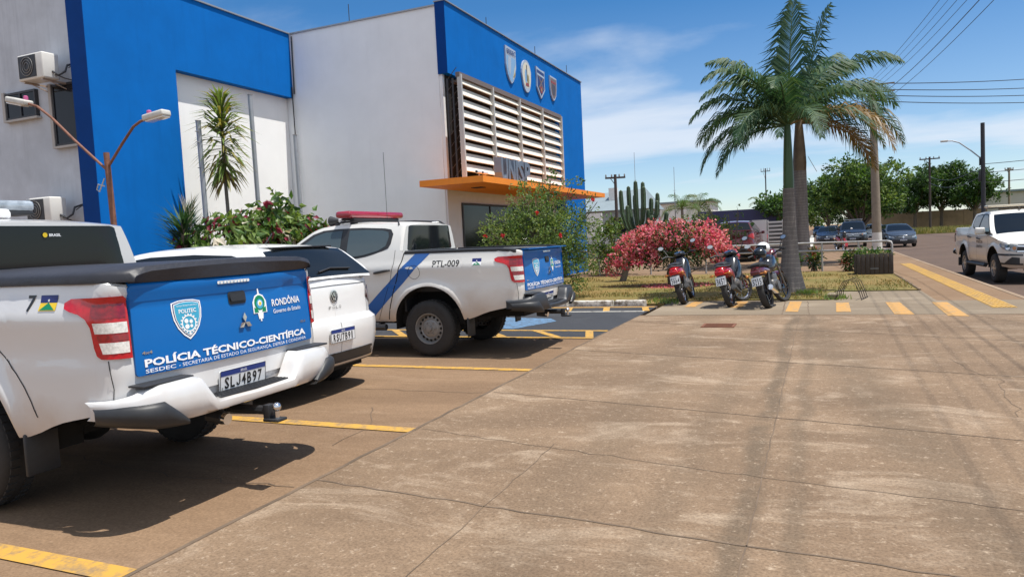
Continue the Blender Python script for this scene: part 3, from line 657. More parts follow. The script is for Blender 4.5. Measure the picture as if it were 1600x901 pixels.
        if variant == 'road':
            f = MB()
            for sg in (1,-1): put_poly(f, [[(3.42,.72),(4.05,.70),(4.05,.745),(3.42,.765)]], sd(sg)(.012), step=.05); put_poly(f, [[(3.42,.50),(4.05,.475),(4.05,.515),(3.42,.545)]], sd(sg)(.012), step=.05)
            f.build('bumper_strip', M_plastic, t, smooth=50)
            f = MB(); put_text(f, 'POLÍCIA', 0, .62, .99, 1.07, lambda a, z: c.side(2.25-.9+a*1.0-.0, z, .004, -1), .02); put_text(f, 'CIENTÍFICA', 0, .62, .87, .94, lambda a, z: c.side(1.35+a, z, .004, -1), .02)
            f.build('door_lettering', mat('faded_brown_lettering', (.09,.06,.045), .5), t, smooth=0, fix=False)
            f = MB(); f.rbox(1.30,-.62,1.90,1.62,.62,1.935,.012); f.build('light_bar', M_plastic, t)
            f = MB(); f.rbox(1.28,-.68,1.935,1.66,.68,2.0,.025); f.v = f.v; f.build('lamp_cover', mat('dusty_lamp_cover', (.62,.55,.42), .3, coat=.5), t)
            f = MB(); f.rbox(1.80,-.03,1.845,1.88,.03,1.87,.008); f.tube([(1.84,0,1.86),(1.80,0,1.92)], .008, 6); f.build('antenna', M_plastic, t)
        else:
            f = MB()
            for sg in (1,-1): f.tube([(.6,sg*.55,1.93),(1.8,sg*.55,1.93)], .02, 6)
            for x in (.7,1.2,1.7): f.tube([(x,-.62,1.95),(x,.62,1.95)], .02, 6); f.box(x-.02,-.57,1.85,x+.02,-.53,1.93); f.box(x-.02,.53,1.85,x+.02,.57,1.93)
            f.build('roof_rack', M_alloy, t)
        plate_obj(t, 'NDR7C42', 3.885, 0, .60, front=True, name='front_plate')
    return t
HB = dict(
    plan=[(-1.40,-.68,0),(-1.02,-.662,.40),(-.80,-.635,.60),(-.68,-.595,.70),(-.58,-.545,.775),(-.46,-.455,.825),(-.3,-.3,.855),(0,0,.868),(1.3,1.3,.875),(2.4,2.4,.868),(2.75,2.75,.848),(2.95,2.94,.80),(3.12,3.07,.71),(3.32,3.2,.54),(3.6,3.29,.27),(3.9,3.32,0)],
    ztop=[(-1.40,1.145),(-.6,1.14),(-.4,1.11),(.5,1.03),(1.5,.985),(2.1,.97),(2.4,.945),(2.7,.90),(3.0,.82),(3.3,.765),(3.9,.75)],
    zbot=[(-1.40,.30),(-.5,.28),(-.32,.22),(.5,.20),(2.2,.20),(2.9,.22),(3.9,.20)],
    side=[(.2,-.05),(.35,-.02),(.5,0),(.72,.0),(.80,-.012),(.9,-.004),(1.0,-.02),(1.15,-.05)],
    rear=[(.2,-.02),(.34,.03),(.5,.07),(.68,.085),(.735,.07),(.75,.02),(.85,.012),(1.05,.0),(1.10,-.01),(1.15,-.035)],
    front=[(.2,-.05),(.3,0),(.5,.02),(.58,.01),(.62,-.02),(.75,-.04),(.85,-.10)],
    wr=(-.62,-.35), wf=(2.75,3.1), arch=[(0,.30,.36),(2.565,.30,.36)],
    gh=[(-.66,1.14),(-.60,1.19),(-.52,1.27),(-.44,1.345),(-.36,1.415),(-.30,1.445),(0,1.475),(.5,1.497),(1.0,1.495),(1.35,1.465),(1.6,1.385),(2.0,1.18),(2.45,.945)],
    yg=[(.93,.85),(1.05,.83),(1.15,.80),(1.3,.715),(1.42,.635),(1.48,.59),(1.5,.57)],
    crown=lin([-.66,-.3,0,1.4,1.7,2.45],[.012,.025,.03,.03,.03,.05]))
def hatchback(name, label, loc, rotz, paint, detail='front', group=None, lo=True, scale=1, cat='car', text='QTB2F06'):
    t = thing(name, label, cat, loc, rotz, group, scale); c = Car(**HB)
    b = c.skin(10 if lo else 16); c.deck(b, 2.2, 3.9, lin([2.2,2.6,3.2,3.7,3.9],[.04,.07,.05,.01,0])); c.deck(b, -1.40, -.4, lin([-1.4,-.4],[0,.01]), 10)
    c.cabin(b, [-.66,-.63,-.60,-.55,-.50,-.44,-.38,-.33,-.29,-.2,0,.3,.6,.9,1.15,1.3,1.42,1.52,1.65,1.8,1.95,2.1,2.25,2.4,2.45], cap=False)
    b.build('body', paint, t, smooth=38)
    u_ = MB(); u_.box(-.55,-.60,.22,3.1,.60,.40); u_.box(.35,-.78,.20,2.2,.78,.34)
    for xc in (0, 2.565):
        for sg in (1,-1):
            u_.grid([[(xc+.365*math.cos(a), sg*.85, .30+.365*math.sin(a)), (xc+.365*math.cos(a), sg*.5, .30+.365*math.sin(a))] for a in np.linspace(-.1, math.pi+.1, 13)])
            u_.prism([(xc+.37*math.cos(a), .30+.37*math.sin(a)) for a in np.linspace(0, math.pi, 11)], lambda p, i: (p[0], sg*(.5-.02*i), p[1]))
    u_.build('underbody', M_dark, t, smooth=30)
    for sg in (1,-1):
        for x in (0, 2.565): wheel(t, x, sg*.755, .31, .195, 'alloy', lo, .62)
        gs = lambda off: (lambda a, z: c.gside(a, z, off, sg))
        f = MB(); put_poly(f, [[(-.28,1.20),(-.1,1.115),(.5,1.06),(1.5,1.012),(2.05,1.0),(2.12,1.02),(1.62,1.31),(1.38,1.41),(1.1,1.435),(.5,1.44),(.0,1.415),(-.2,1.37)]], gs(.004), step=.08); f.build('window', M_glass, t, smooth=40)
        f = MB(); f.rbox(1.70, min(sg*.90,sg*1.04), 1.0, 1.80, max(sg*.90,sg*1.04), 1.11, .03); f.tube([(1.76,sg*.8,1.03),(1.76,sg*.92,1.04)], .02, 6); f.build('side_mirror', paint, t)
        f = MB()
        F = lambda a, z: c.side(a, z, .0025, sg)
        for q in stroke([(.42,1.03),(.45,.7),(.40,.36)], .008)+stroke([(1.22,.99),(1.22,.3)], .008)+stroke([(2.14,.96),(2.2,.7),(2.1,.3)], .008): put_poly(f, [q], F)
        f.build('shut_line', M_dark, t, smooth=0, fix=False)
        f = MB()
        for hx in (.58,1.38): f.tube([c.side(hx+d*.09, .90, o, sg) for d, o in ((-1,0),(-.7,.025),(.7,.025),(1,0))], .014, 6)
        f.build('door_handle', paint, t)
        f = MB(); put_poly(f, [[(-.40,1.03),(-.52,1.045),(-.66,1.03),(-.78,.985),(-.80,.93),(-.66,.885),(-.54,.83),(-.46,.84),(-.42,.92)]], lambda a, z: c.side(a, z, .008, sg), step=.04)
        put_poly(f, [[(-.46,.98),(-.60,.985),(-.60,.90),(-.52,.87),(-.47,.88)]], lambda a, z: c.side(a, z, .011, sg), 1, .04)
        f.build('tail_light', [mat('smoked_lens', (.07,.012,.015), .1, coat=.9) if detail == 'rear' else M_red, M_clear if detail == 'rear' else M_red], t, smooth=50)
        f = MB(); put_poly(f, [[(2.72,.74),(2.92,.66),(3.2,.60),(3.36,.60),(3.38,.69),(3.15,.735),(2.9,.775)]], lambda a, z: c.side(a, z, .006, sg), step=.05); h = f.build('headlight', M_hlens, t, smooth=50)
        f = MB(); put_poly(f, [circ(3.06,.68,.04,10)], lambda a, z: c.side(a, z, .010, sg), 0, .2); f.build('headlamp_bowl', M_chrome, h, smooth=50)
    rows = [[c.top(x, y*c.yg(max(c.zr(x),1.0)), .005) for y in np.linspace(-.90,.90,13)] for x in np.linspace(1.44, 2.28, 12)]
    f = MB(); f.grid(rows); f.build('windscreen', M_glass, t, smooth=60)
    rows = [[c.top(x, y*c.yg(c.zr(x)), .006) for y in np.linspace(-.93,.93,13)] for x in np.linspace(-.635, -.335, 9)]
    f = MB(); f.grid(rows); f.build('rear_window', M_glass, t, smooth=60)
    bk = lambda off: (lambda a, z: c.back(-a, z, off)); NO = lambda off: (lambda a, z: c.nose(a, z, off))
    f = MB(); put_poly(f, [[(-.72,.29),(.72,.29),(.66,.40),(.60,.43),(-.60,.43),(-.66,.40)]], bk(.006), step=.08); f.build('rear_diffuser', M_plastic, t, smooth=50)
    if detail == 'rear':
        f = MB(); put_poly(f, [[(-.70,.305),(.70,.305),(.70,.325),(-.70,.325)]], bk(.014), step=.1); f.build('diffuser_trim', M_alloy, t, smooth=50)
        f = MB()
        for q in stroke([(-.66,1.075),(0,1.082),(.66,1.075)], .006)+stroke([(-.62,.765),(0,.752),(.62,.765)], .008)+stroke([(-.62,.765),(-.64,1.07)], .006)+stroke([(.62,.765),(.64,1.07)], .006): put_poly(f, [q], bk(.003), step=.1)
        f.build('shut_line', M_dark, t, smooth=0, fix=False)
        f = MB(); put_poly(f, [circ(0,.975,.060,24)], bk(.006), 0, .2)
        for q in ringq(0,.975,.052,.062,24)+stroke([(-.040,1.012),(-.012,.935),(0,.965),(.012,.935),(.040,1.012)], .011)+stroke([(-.018,1.022),(0,.975),(.018,1.022)], .010): put_poly(f, [q], bk(.011), 1, .2)
        f.build('badge', [M_plastic, M_chrome], t, smooth=0, fix=False)
        f = MB()
        for i, ch in enumerate('POLO'): put_text(f, ch, -.095+.055*i, -.06+.055*i, .855, .885, bk(.006), .01)
        f.build('model_lettering', M_steel, t, smooth=0, fix=False)
        f = MB(); f.rbox(-.36,-.45,1.462,-.16,.45,1.478,.006); f.tube([(.15,0,1.52),(.05,0,1.62)], .006, 6); f.build('roof_antenna', M_plastic, t)
        f = MB(); f.tube([c.top(-.60,.12,.02), c.top(-.57,-.1,.02), c.top(-.58,-.42,.02)], .010, 6); f.build('rear_wiper', M_plastic, t)
        plate_obj(t, text, -.768, -.0, .60, tilt=-.02)
    else:
        f = MB(); put_poly(f, [[(-.50,.595),(.50,.595),(.52,.69),(-.52,.69)]], NO(.004), step=.07); put_poly(f, [[(-.62,.26),(.62,.26),(.56,.42),(-.56,.42)]], NO(.004), step=.07); g = f.build('grille', M_plastic, t, smooth=50)
        f = MB(); put_poly(f, [[(-.50,.66),(.50,.66),(.50,.675),(-.50,.675)]], NO(.012), step=.1); put_poly(f, [circ(0,.645,.055,16)], NO(.014), step=.2); f.build('grille_trim', M_chrome, g, smooth=50)
        plate_obj(t, text, 3.35, 0, .48, front=True); plate_obj(t, text, -.768, 0, .60, name='rear_plate')
    return t
# ---------------------------------------------------------------- ground materials
def ground_mat(name, base, light, dark, s=1.0, speck=.5, rough=.9, bump=.25, streak=(), amt=(.5,.6), smear=(1,1,1)):
    m = bpy.data.materials.new(name); m.use_nodes = True; t = m.node_tree; b = t.nodes['Principled BSDF']; b.inputs['Roughness'].default_value = rough; b.inputs['Specular IOR Level'].default_value = .25
    co = N(t, 'ShaderNodeTexCoord'); mp = N(t, 'ShaderNodeMapping'); mp.inputs['Scale'].default_value = smear; t.links.new(co.outputs['Object'], mp.inputs[0]); V = mp.outputs[0]
    def noise_(sc, det=6, ro=.6, dis=0, v=None):
        n = N(t, 'ShaderNodeTexNoise', Scale=sc, Detail=det, Roughness=ro, Distortion=dis); t.links.new(v or V, n.inputs['Vector']); return n.outputs[0]
    def rng(v, a, b_, c=0, d=1):
        r = N(t, 'ShaderNodeMapRange', **{'From Min': a, 'From Max': b_, 'To Min': c, 'To Max': d}); t.links.new(v, r.inputs['Value']); return r.outputs[0]
    def mix(f, A, B, mode='MIX'):
        x = N(t, 'ShaderNodeMix', data_type='RGBA', blend_type=mode)
        for k, v in (('Factor', f), ('A', A), ('B', B)):
            if isinstance(v, (int, float)): x.inputs[k].default_value = v
            elif isinstance(v, tuple): x.inputs[k].default_value = v+(1,)
            else: t.links.new(v, x.inputs[k])
        return x.outputs['Result']
    c = mix(rng(noise_(.35*s, 8, .65, .4), .42, .68, 0, amt[0]), base, dark)
    c = mix(rng(noise_(.9*s, 9, .7, .8), .52, .72, 0, amt[1]), c, light)
    c = mix(rng(noise_(5*s, 6, .7), .35, .75, 0, .35), c, dark)
    if streak:      # overhead wire shadows painted in, mixed with tyre grime, along the yard
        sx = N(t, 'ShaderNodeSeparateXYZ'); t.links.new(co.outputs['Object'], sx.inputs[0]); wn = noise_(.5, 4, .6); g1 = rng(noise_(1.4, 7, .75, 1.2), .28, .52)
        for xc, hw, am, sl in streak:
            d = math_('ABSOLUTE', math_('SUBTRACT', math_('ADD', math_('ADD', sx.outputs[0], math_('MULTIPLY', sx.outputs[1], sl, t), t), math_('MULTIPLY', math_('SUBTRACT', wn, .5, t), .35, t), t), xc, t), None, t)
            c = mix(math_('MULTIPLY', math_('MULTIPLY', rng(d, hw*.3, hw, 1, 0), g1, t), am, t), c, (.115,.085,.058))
    blot = noise_(17, 6, .8, .2, co.outputs['Object']); c = mix(rng(blot, .56, .72, 0, .45*speck), c, dark); c = mix(rng(blot, .44, .30, 0, .5*speck), c, light)
    fine = noise_(60, 3, .7, 0, co.outputs['Object']); c = mix(rng(fine, .3, .7, 0, speck), mix(1, c, (.72,.70,.68), 'MULTIPLY'), mix(1, c, (1.22,1.2,1.17), 'MULTIPLY'))
    sp = noise_(24, 2, .5, 0, co.outputs['Object']); c = mix(rng(sp, .70, .78, 0, .5), c, light)
    t.links.new(c, b.inputs['Base Color'])
    bp = N(t, 'ShaderNodeBump', Strength=bump, Distance=.01); t.links.new(math_('ADD', fine, noise_(7, 5), t), bp.inputs['Height']); t.links.new(bp.outputs[0], b.inputs['Normal'])
    return m
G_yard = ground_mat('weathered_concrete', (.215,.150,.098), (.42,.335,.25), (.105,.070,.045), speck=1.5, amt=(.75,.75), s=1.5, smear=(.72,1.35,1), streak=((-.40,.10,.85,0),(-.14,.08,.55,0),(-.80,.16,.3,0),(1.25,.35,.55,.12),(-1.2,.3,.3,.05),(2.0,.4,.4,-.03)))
G_park = ground_mat('red_stained_concrete', (.245,.162,.10), (.33,.232,.155), (.14,.088,.053), speck=.85, amt=(.75,.6), s=1.3, smear=(.5,1.4,1))
G_pale = ground_mat('pale_concrete', (.28,.23,.17), (.42,.36,.285), (.17,.13,.09), speck=.5, amt=(.6,.7), smear=(.6,1.6,1))
G_walk = ground_mat('sandy_sidewalk', (.27,.18,.11), (.36,.265,.18), (.18,.11,.065), speck=.4)
G_road = ground_mat('dusty_asphalt', (.135,.092,.07), (.20,.14,.105), (.075,.055,.045), speck=.5, s=.6)
G_asph = ground_mat('dark_painted_asphalt', (.055,.06,.072), (.10,.105,.115), (.035,.037,.042), speck=.5)
G_dirt = ground_mat('red_dirt', (.30,.17,.09), (.36,.26,.14), (.14,.12,.05), s=.4, speck=.4)
G_lawn = ground_mat('dry_lawn', (.23,.155,.055), (.32,.235,.11), (.11,.12,.03), s=1.3, speck=.9, bump=.8, amt=(.9,.6))
def worn_paint(name, col, under, lo=.50, hi=.66, sc=9):
    m = bpy.data.materials.new(name); m.use_nodes = True; t = m.node_tree; b = t.nodes['Principled BSDF']; b.inputs['Roughness'].default_value = .8
    co = N(t, 'ShaderNodeTexCoord'); n = N(t, 'ShaderNodeTexNoise', Scale=sc, Detail=8, Roughness=.75); t.links.new(co.outputs['Object'], n.inputs['Vector'])
    r = N(t, 'ShaderNodeMapRange', **{'From Min': lo, 'From Max': hi}); t.links.new(n.outputs[0], r.inputs['Value'])
    x = N(t, 'ShaderNodeMix', data_type='RGBA'); x.inputs['A'].default_value = col+(1,); x.inputs['B'].default_value = under+(1,); t.links.new(r.outputs[0], x.inputs['Factor'])
    t.links.new(x.outputs['Result'], b.inputs['Base Color']); return m
P_yel = worn_paint('worn_yellow_paint', (.50,.28,.045), (.26,.17,.085), .46, .62); P_org = worn_paint('worn_orange_paint', (.48,.25,.06), (.30,.21,.12), .46, .62); P_whi = worn_paint('worn_white_paint', (.55,.53,.48), (.12,.11,.10))
P_blu = worn_paint('worn_light_blue_paint', (.10,.21,.36), (.07,.10,.14), .42, .6)
P_tac = worn_paint('worn_tactile_yellow', (.48,.28,.055), (.30,.20,.10), .44, .66, 5)
Jm = mat('joint_dirt', (.135,.095,.064), .95, var=.45, vscale=3)
M_kerb = worn_paint('worn_white_kerb', (.60,.57,.52), (.16,.13,.10), .45, .6, 7)
def sheet(name, poly, z, m, thick=0, bevel=0):
    mb = MB()
    if thick: mb.prism(poly, lambda p, i: (p[0], p[1], z-thick+thick*i))
    else: mb.add([(a, b, z) for a, b in poly], [tuple(range(len(poly)))])
    return struct(mb.build(name, m, smooth=0))
# the terrain: rings so that one sheet reaches the horizon
mb = MB(); mb.grid([[(x, y, -.23) for x in (-2500,-400,-60,-20,20,60,400,2500)] for y in (-800,-60,0,60,120,400,1200,3200)]); struct(mb.build('ground', G_dirt, smooth=0))
sheet('road', [(3.46,-60),(60,-60),(60,97),(4.2,97),(2.0,260),(-2.2,260),(-2.6,46.3),(3.46,46.3)], -.205, G_road)
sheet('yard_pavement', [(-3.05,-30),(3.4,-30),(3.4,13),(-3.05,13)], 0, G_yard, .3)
sheet('yard_pavement', [(-2.95,13),(3.4,13),(3.4,15.2),(2.0,15.2),(2.0,17.4),(.35,17.4),(.2,15.5),(-2.95,15.6)], 0, G_pale, .3)
sheet('sidewalk', [(2.0,15.2),(3.4,15.2),(3.4,46),(2.0,46)], -.001, G_walk, .3)
sheet('sidewalk', [(-30,24.9),(2.0,24.9),(2.0,46),(-30,46)], -.002, G_walk, .3)
sheet('parking_pavement', [(-34,-30),(-3.052,-30),(-3.052,14.72),(-34,14.72)], -.003, G_park, .3)
sheet('parking_bay', [(-9.5,10.12),(-3.07,10.12),(-3.02,14.5),(-9.5,14.5)], .003, G_asph)
sheet('lawn', [(-9.0,14.98),(-2.98,14.98),(-2.95,15.62),(.18,15.55),(.33,17.42),(1.96,17.42),(1.96,24.86),(-9.0,24.86)], .02, G_lawn, .2)
sheet('garden_bed', [(-14.4,10.6),(-9.0,10.6),(-9.0,14.6),(-8.6,14.98),(-9.0,15),(-9.0,17.7),(-14.4,17.7)], .05, G_dirt, .2)
rnd = random.Random(3)
def line(name, pts, wd, m, z=.008):
    mb = MB(); 
    for q in stroke(pts, wd): mb.add([(a, b, z) for a, b in q], [(0,1,2,3)])
    return struct(mb.build(name, m, smooth=0))
for y, x1 in ((2.30,-3.06),(4.93,-3.06),(7.56,-3.06)): line('bay_line', [(-9.0, y),(x1, y)], .13, P_yel, .004)
for y in (10.08, 10.86, 14.42): line('bay_line', [(-9.3, y),(-3.06, y)], .11, P_yel)
line('bay_line', [(-9.3, 13.62),(-3.1, 13.62)], .10, P_whi)
for k in range(7): line('hatch_line', [(-3.35-.9*k, 10.83),(-3.35-.9*k-.62*(-1 if k else -.35), 10.12)], .12, P_yel, .009); line('hatch_line', [(-3.25-.8*k, 14.38),(-3.25-.8*k+.18, 13.68)], .13, P_yel, .009)
sheet('bay_paint', [(-6.6,11.2),(-4.75,11.05),(-4.35,12.1),(-4.6,12.5),(-6.6,12.9)], .006, P_blu)
for q in ([(-.53,15.27),(-.31,15.25),(-.34,13.44),(-.55,13.46)], [(.30,14.95),(.52,14.95),(.50,13.38),(.27,13.38)], [(1.14,14.95),(1.37,14.92),(1.40,12.95),(1.12,13.0)], [(1.88,14.88),(2.12,14.85),(2.10,12.68),(1.83,12.74)]): sheet('parking_mark', q, .004, P_org)
for q in ([(-1.55,15.4),(-1.33,15.4),(-1.36,14.2),(-1.57,14.2)], [(-2.45,15.45),(-2.23,15.45),(-2.26,14.4),(-2.47,14.4)]): sheet('parking_mark', q, .004, P_org)
mb = MB()
for k in range(58):
    y = 14.0+.25*k
    for x in (2.80,):
        mb.box(x-.17, y-.122, 0, x+.17, y+.122, .006)
        for i in range(5): mb.box(x-.15+.066*i, y-.11, .006, x-.115+.066*i, y+.11, .011)
struct(mb.build('tactile_paving', P_tac, smooth=0))
def wob(pts, a=.02, n=8):
    out = []
    for (x0, y0), (x1, y1) in zip(pts, pts[1:]):
        k = max(2, int(math.hypot(x1-x0, y1-y0)*n))
        out += [(x0+(x1-x0)*i/k+rnd.uniform(-a, a), y0+(y1-y0)*i/k+rnd.uniform(-a, a)) for i in range(k)]
    return out+[pts[-1]]
for pts, wd, a in (([(-3.03,3.70),(-.54,3.47),(3.38,3.15)], .014, .012), ([(-3.0,4.99),(-.69,4.52),(.94,4.28),(3.38,3.95)], .006, .022), ([(-3.0,6.40),(-.9,6.02),(.63,5.75),(3.38,5.2)], .011, .008), ([(-3.0,9.02),(-1.26,8.61),(1.73,7.88),(3.38,7.5)], .014, .008),
                   ([(-3.0,12.1),(-1.69,11.59),(2.23,10.14),(3.38,9.75)], .015, .008), ([(-1.70,-3),(-1.74,2.74),(-1.80,4.83)], .006, .012), ([(-.34,-3),(-.34,3.2),(-.30,13)], .008, .006), ([(-.62,15.3),(-.58,13)], .02, .01), ([(-.2,15.3),(-.16,13)], .015, .01),
                   ([(2.15,12.9),(2.9,11.0),(3.38,10.4)], .010, .03), ([(1.2,9.0),(1.5,7.6),(1.35,6.3)], .005, .05), ([(-8,3.8),(-6,3.75),(-4,3.5),(-3.1,3.55)], .008, .04), ([(-7,6.4),(-5,6.3),(-3.1,6.35)], .008, .04), ([(-3.9,5.6),(-3.5,5.0),(-3.45,4.4)], .006, .03)):
    line('pavement_joint', wob(pts, a), wd, Jm, .0025)
line('pavement_joint', wob([(-3.05,-8),(-3.05,13)], .008, 5), .03, Jm, .0028)
line('pavement_joint', wob([(-3.05,13.0),(-1,13.02),(3.38,12.95)], .008, 5), .025, Jm, .0028)
# grate in the yard
t = thing('drain_grate', 'rusty square drain grate set in the concrete yard', 'grate', (-1.45,11.52,0)); mb = MB()
mb.box(-.25,-.21,.0,.25,-.17,.012); mb.box(-.25,.17,0,.25,.21,.012); mb.box(-.25,-.17,0,-.21,.17,.012); mb.box(.21,-.17,0,.25,.17,.012); M_rust = mat('rust', (.16,.06,.03), .8, var=.4, vscale=12); mb.build('grate_frame', M_rust, t, smooth=0)
mb = MB(); [mb.box(-.21,-.16+.045*i,.002,.21,-.14+.045*i,.010) for i in range(8)]; mb.build('grate_bars', M_rust, t, smooth=0)
# kerbs
mb = MB(); x = -9.0
while x < -3.5:
    L = min(.98, -3.32-x); mb.rbox(x, 14.74, -.1, x+L-.02, 14.96, .115+rnd.uniform(-.008,.008), .025, 2); x += 1.0
struct(mb.build('kerb', M_kerb)); mb = MB()
y = -20
while y < 46: mb.rbox(3.36, y, -.3, 3.47, y+.97, .012, .02, 2); y += 1
struct(mb.build('kerb', ground_mat('kerb_concrete', (.36,.27,.19), (.5,.4,.3), (.2,.14,.1))))
mb = MB(); y = 17.45
while y < 24: mb.rbox(1.95, y, -.1, 2.02, y+.98, .04, .015, 2); y += 1
struct(mb.build('kerb', G_yard))
sheet('grass_verge', [(5.0,97.1),(60,97.1),(60,128),(6,128)], -.12, ground_mat('verge_grass', (.20,.19,.05), (.33,.28,.10), (.10,.12,.03), s=1, speck=.8), .2)
line('road_line', [(-.55,62),(-.75,130)], .5, P_whi, -.198)
# ---------------------------------------------------------------- the police building
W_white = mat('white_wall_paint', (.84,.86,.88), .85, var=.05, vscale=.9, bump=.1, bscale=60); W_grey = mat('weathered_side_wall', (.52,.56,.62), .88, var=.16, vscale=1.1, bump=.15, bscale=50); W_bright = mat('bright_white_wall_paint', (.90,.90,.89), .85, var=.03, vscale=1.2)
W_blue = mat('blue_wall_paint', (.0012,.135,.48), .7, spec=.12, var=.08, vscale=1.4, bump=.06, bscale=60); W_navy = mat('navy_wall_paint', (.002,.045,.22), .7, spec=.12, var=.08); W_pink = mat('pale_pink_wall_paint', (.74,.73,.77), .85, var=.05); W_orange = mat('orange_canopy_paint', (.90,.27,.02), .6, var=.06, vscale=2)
M_cap = mat('grey_metal_flashing', (.32,.34,.37), .5, metal=.4); M_win = mat('dark_window_glass', (.008,.011,.018), .10, spec=.25); M_frame = mat('dark_window_frame', (.03,.03,.035), .5); M_sill = mat('stone_sill', (.42,.40,.38), .7)
bd = thing('police_building', 'blue and white two storey police building with louvred front and orange canopy', 'building', (-9.2,17.77,0))
def part(name, m, *boxes, parent=None, smooth=0):
    mb = MB()
    for b in boxes: mb.box(*b)
    o = mb.build(name, m, None, smooth=smooth); o.parent = parent or bd; o.matrix_parent_inverse = Matrix.Translation((9.2,-17.77,0)); return o
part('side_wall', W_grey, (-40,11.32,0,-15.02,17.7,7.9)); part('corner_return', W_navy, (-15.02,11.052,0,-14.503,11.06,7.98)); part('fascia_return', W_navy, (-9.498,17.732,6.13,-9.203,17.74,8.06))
part('corner_wall', W_blue, (-15.02,11.06,0,-14.5,13.43,7.98),(-15.02,13.43,6.10,-14.5,17.765,7.98))
part('recessed_panel', W_bright, (-15.02,13.435,0,-14.74,17.76,6.098))
part('roof_coping', M_cap, (-15.06,11.02,7.98,-14.46,17.77,8.02),(-40,11.28,7.9,-15.06,17.72,7.93))
part('block_wall', W_white, (-15.5,17.77,0,-9.5,30,7.97)); part('roof_coping', M_cap, (-14.46,17.73,7.97,-9.5,30.02,8.01),(-9.52,17.71,8.06,-9.16,30.03,8.09))
part('fascia', W_blue, (-9.498,17.74,6.13,-9.2,30,8.06)); part('blue_pier', W_blue, (-9.498,26.9,0,-9.2,30,6.13))
part('entrance_wall', W_pink, (-9.498,17.79,0,-9.44,26.9,3.0)); part('upper_wall', W_white, (-9.498,17.79,3.0,-9.40,26.9,6.13))
part('canopy', W_orange, (-9.39,16.2,2.97,-7.58,27.3,3.13)); o = part('canopy_lamp', M_frame, (-8.6,17.6,2.955,-8.3,17.9,2.97))
o = part('entrance_door', M_win, (-9.44,18.65,0,-9.42,26.4,2.58)); part('door_frame', M_frame, (-9.43,18.6,2.58,-9.40,26.45,2.64), (-9.43,18.6,0,-9.40,18.66,2.58), *[(-9.43,y,0,-9.40,y+.06,2.58) for y in (20.5,22.4,24.3)], parent=None)
def weather(m, amt):
    t = m.node_tree; b = t.nodes['Principled BSDF']; src = b.inputs['Base Color'].links[0].from_socket
    co = N(t, 'ShaderNodeTexCoord'); mp = N(t, 'ShaderNodeMapping'); mp.inputs['Scale'].default_value = (3.2,3.2,.22); t.links.new(co.outputs['Object'], mp.inputs[0])
    n = N(t, 'ShaderNodeTexNoise', Scale=1.6, Detail=8, Roughness=.7); t.links.new(mp.outputs[0], n.inputs['Vector']); r = N(t, 'ShaderNodeMapRange', **{'From Min': .50, 'From Max': .78, 'To Min': 0, 'To Max': amt}); t.links.new(n.outputs[0], r.inputs['Value'])
    n2 = N(t, 'ShaderNodeTexNoise', Scale=.45, Detail=8, Roughness=.65, Distortion=.6); t.links.new(co.outputs['Object'], n2.inputs['Vector']); r2 = N(t, 'ShaderNodeMapRange', **{'From Min': .48, 'From Max': .72, 'To Min': 0, 'To Max': amt*.8}); t.links.new(n2.outputs[0], r2.inputs['Value'])
    x = N(t, 'ShaderNodeMix', data_type='RGBA', blend_type='MULTIPLY'); t.links.new(math_('MAXIMUM', r.outputs[0], r2.outputs[0], t), x.inputs['Factor']); t.links.new(src, x.inputs['A']); x.inputs['B'].default_value = (.55,.56,.58,1); t.links.new(x.outputs['Result'], b.inputs['Base Color'])
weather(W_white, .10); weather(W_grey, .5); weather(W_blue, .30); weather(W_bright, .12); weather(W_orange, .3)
# louvred screen: four bays of tilted slats
Mu = [17.56,19.64,21.72,23.80,25.82]; M_slat = mat('cream_louver_slat', (.72,.70,.62), .55, var=.08, vscale=3); M_mul = mat('light_metal_mullion', (.50,.50,.48), .5, metal=.2)
for i in range(4):
    mb = MB(); y0, y1 = Mu[i]+.05, Mu[i+1]-.04
    for k in range(9):
        zc_ = 3.42+.292*k; v = [(-8.88,zc_+.228),(-8.86,zc_+.236),(-8.745,zc_+.02),(-8.77,zc_+.005)]
        mb.add([(a, y, b) for y in (y0, y1) for a, b in v], [(0,1,2,3),(7,6,5,4),(0,4,5,1),(1,5,6,2),(2,6,7,3),(3,7,4,0)])
    o = mb.build('louver_slats', M_slat, None, smooth=0); o.parent = bd; o.matrix_parent_inverse = Matrix.Translation((9.2,-17.77,0))
for y in Mu: part('mullion', M_mul, (-8.82,y-.035,3.2,-8.70,y+.035,6.0))
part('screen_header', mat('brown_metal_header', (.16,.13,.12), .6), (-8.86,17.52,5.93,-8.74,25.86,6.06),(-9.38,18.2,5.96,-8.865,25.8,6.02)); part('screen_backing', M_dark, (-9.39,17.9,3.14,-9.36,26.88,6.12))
mb = MB()
for y in (17.58,): 
    for z in np.arange(3.2, 5.9, .3): mb.tube([(-9.15,y,z),(-8.85,y,z+.3)], .010, 5)
    mb.box(-9.0,y-.02,3.13,-8.96,y+.02,5.93); mb.box(-9.17,y-.02,3.13,-9.13,y+.02,5.93)
o = mb.build('screen_truss', M_frame, None, smooth=0); o.parent = bd; o.matrix_parent_inverse = Matrix.Translation((9.2,-17.77,0))
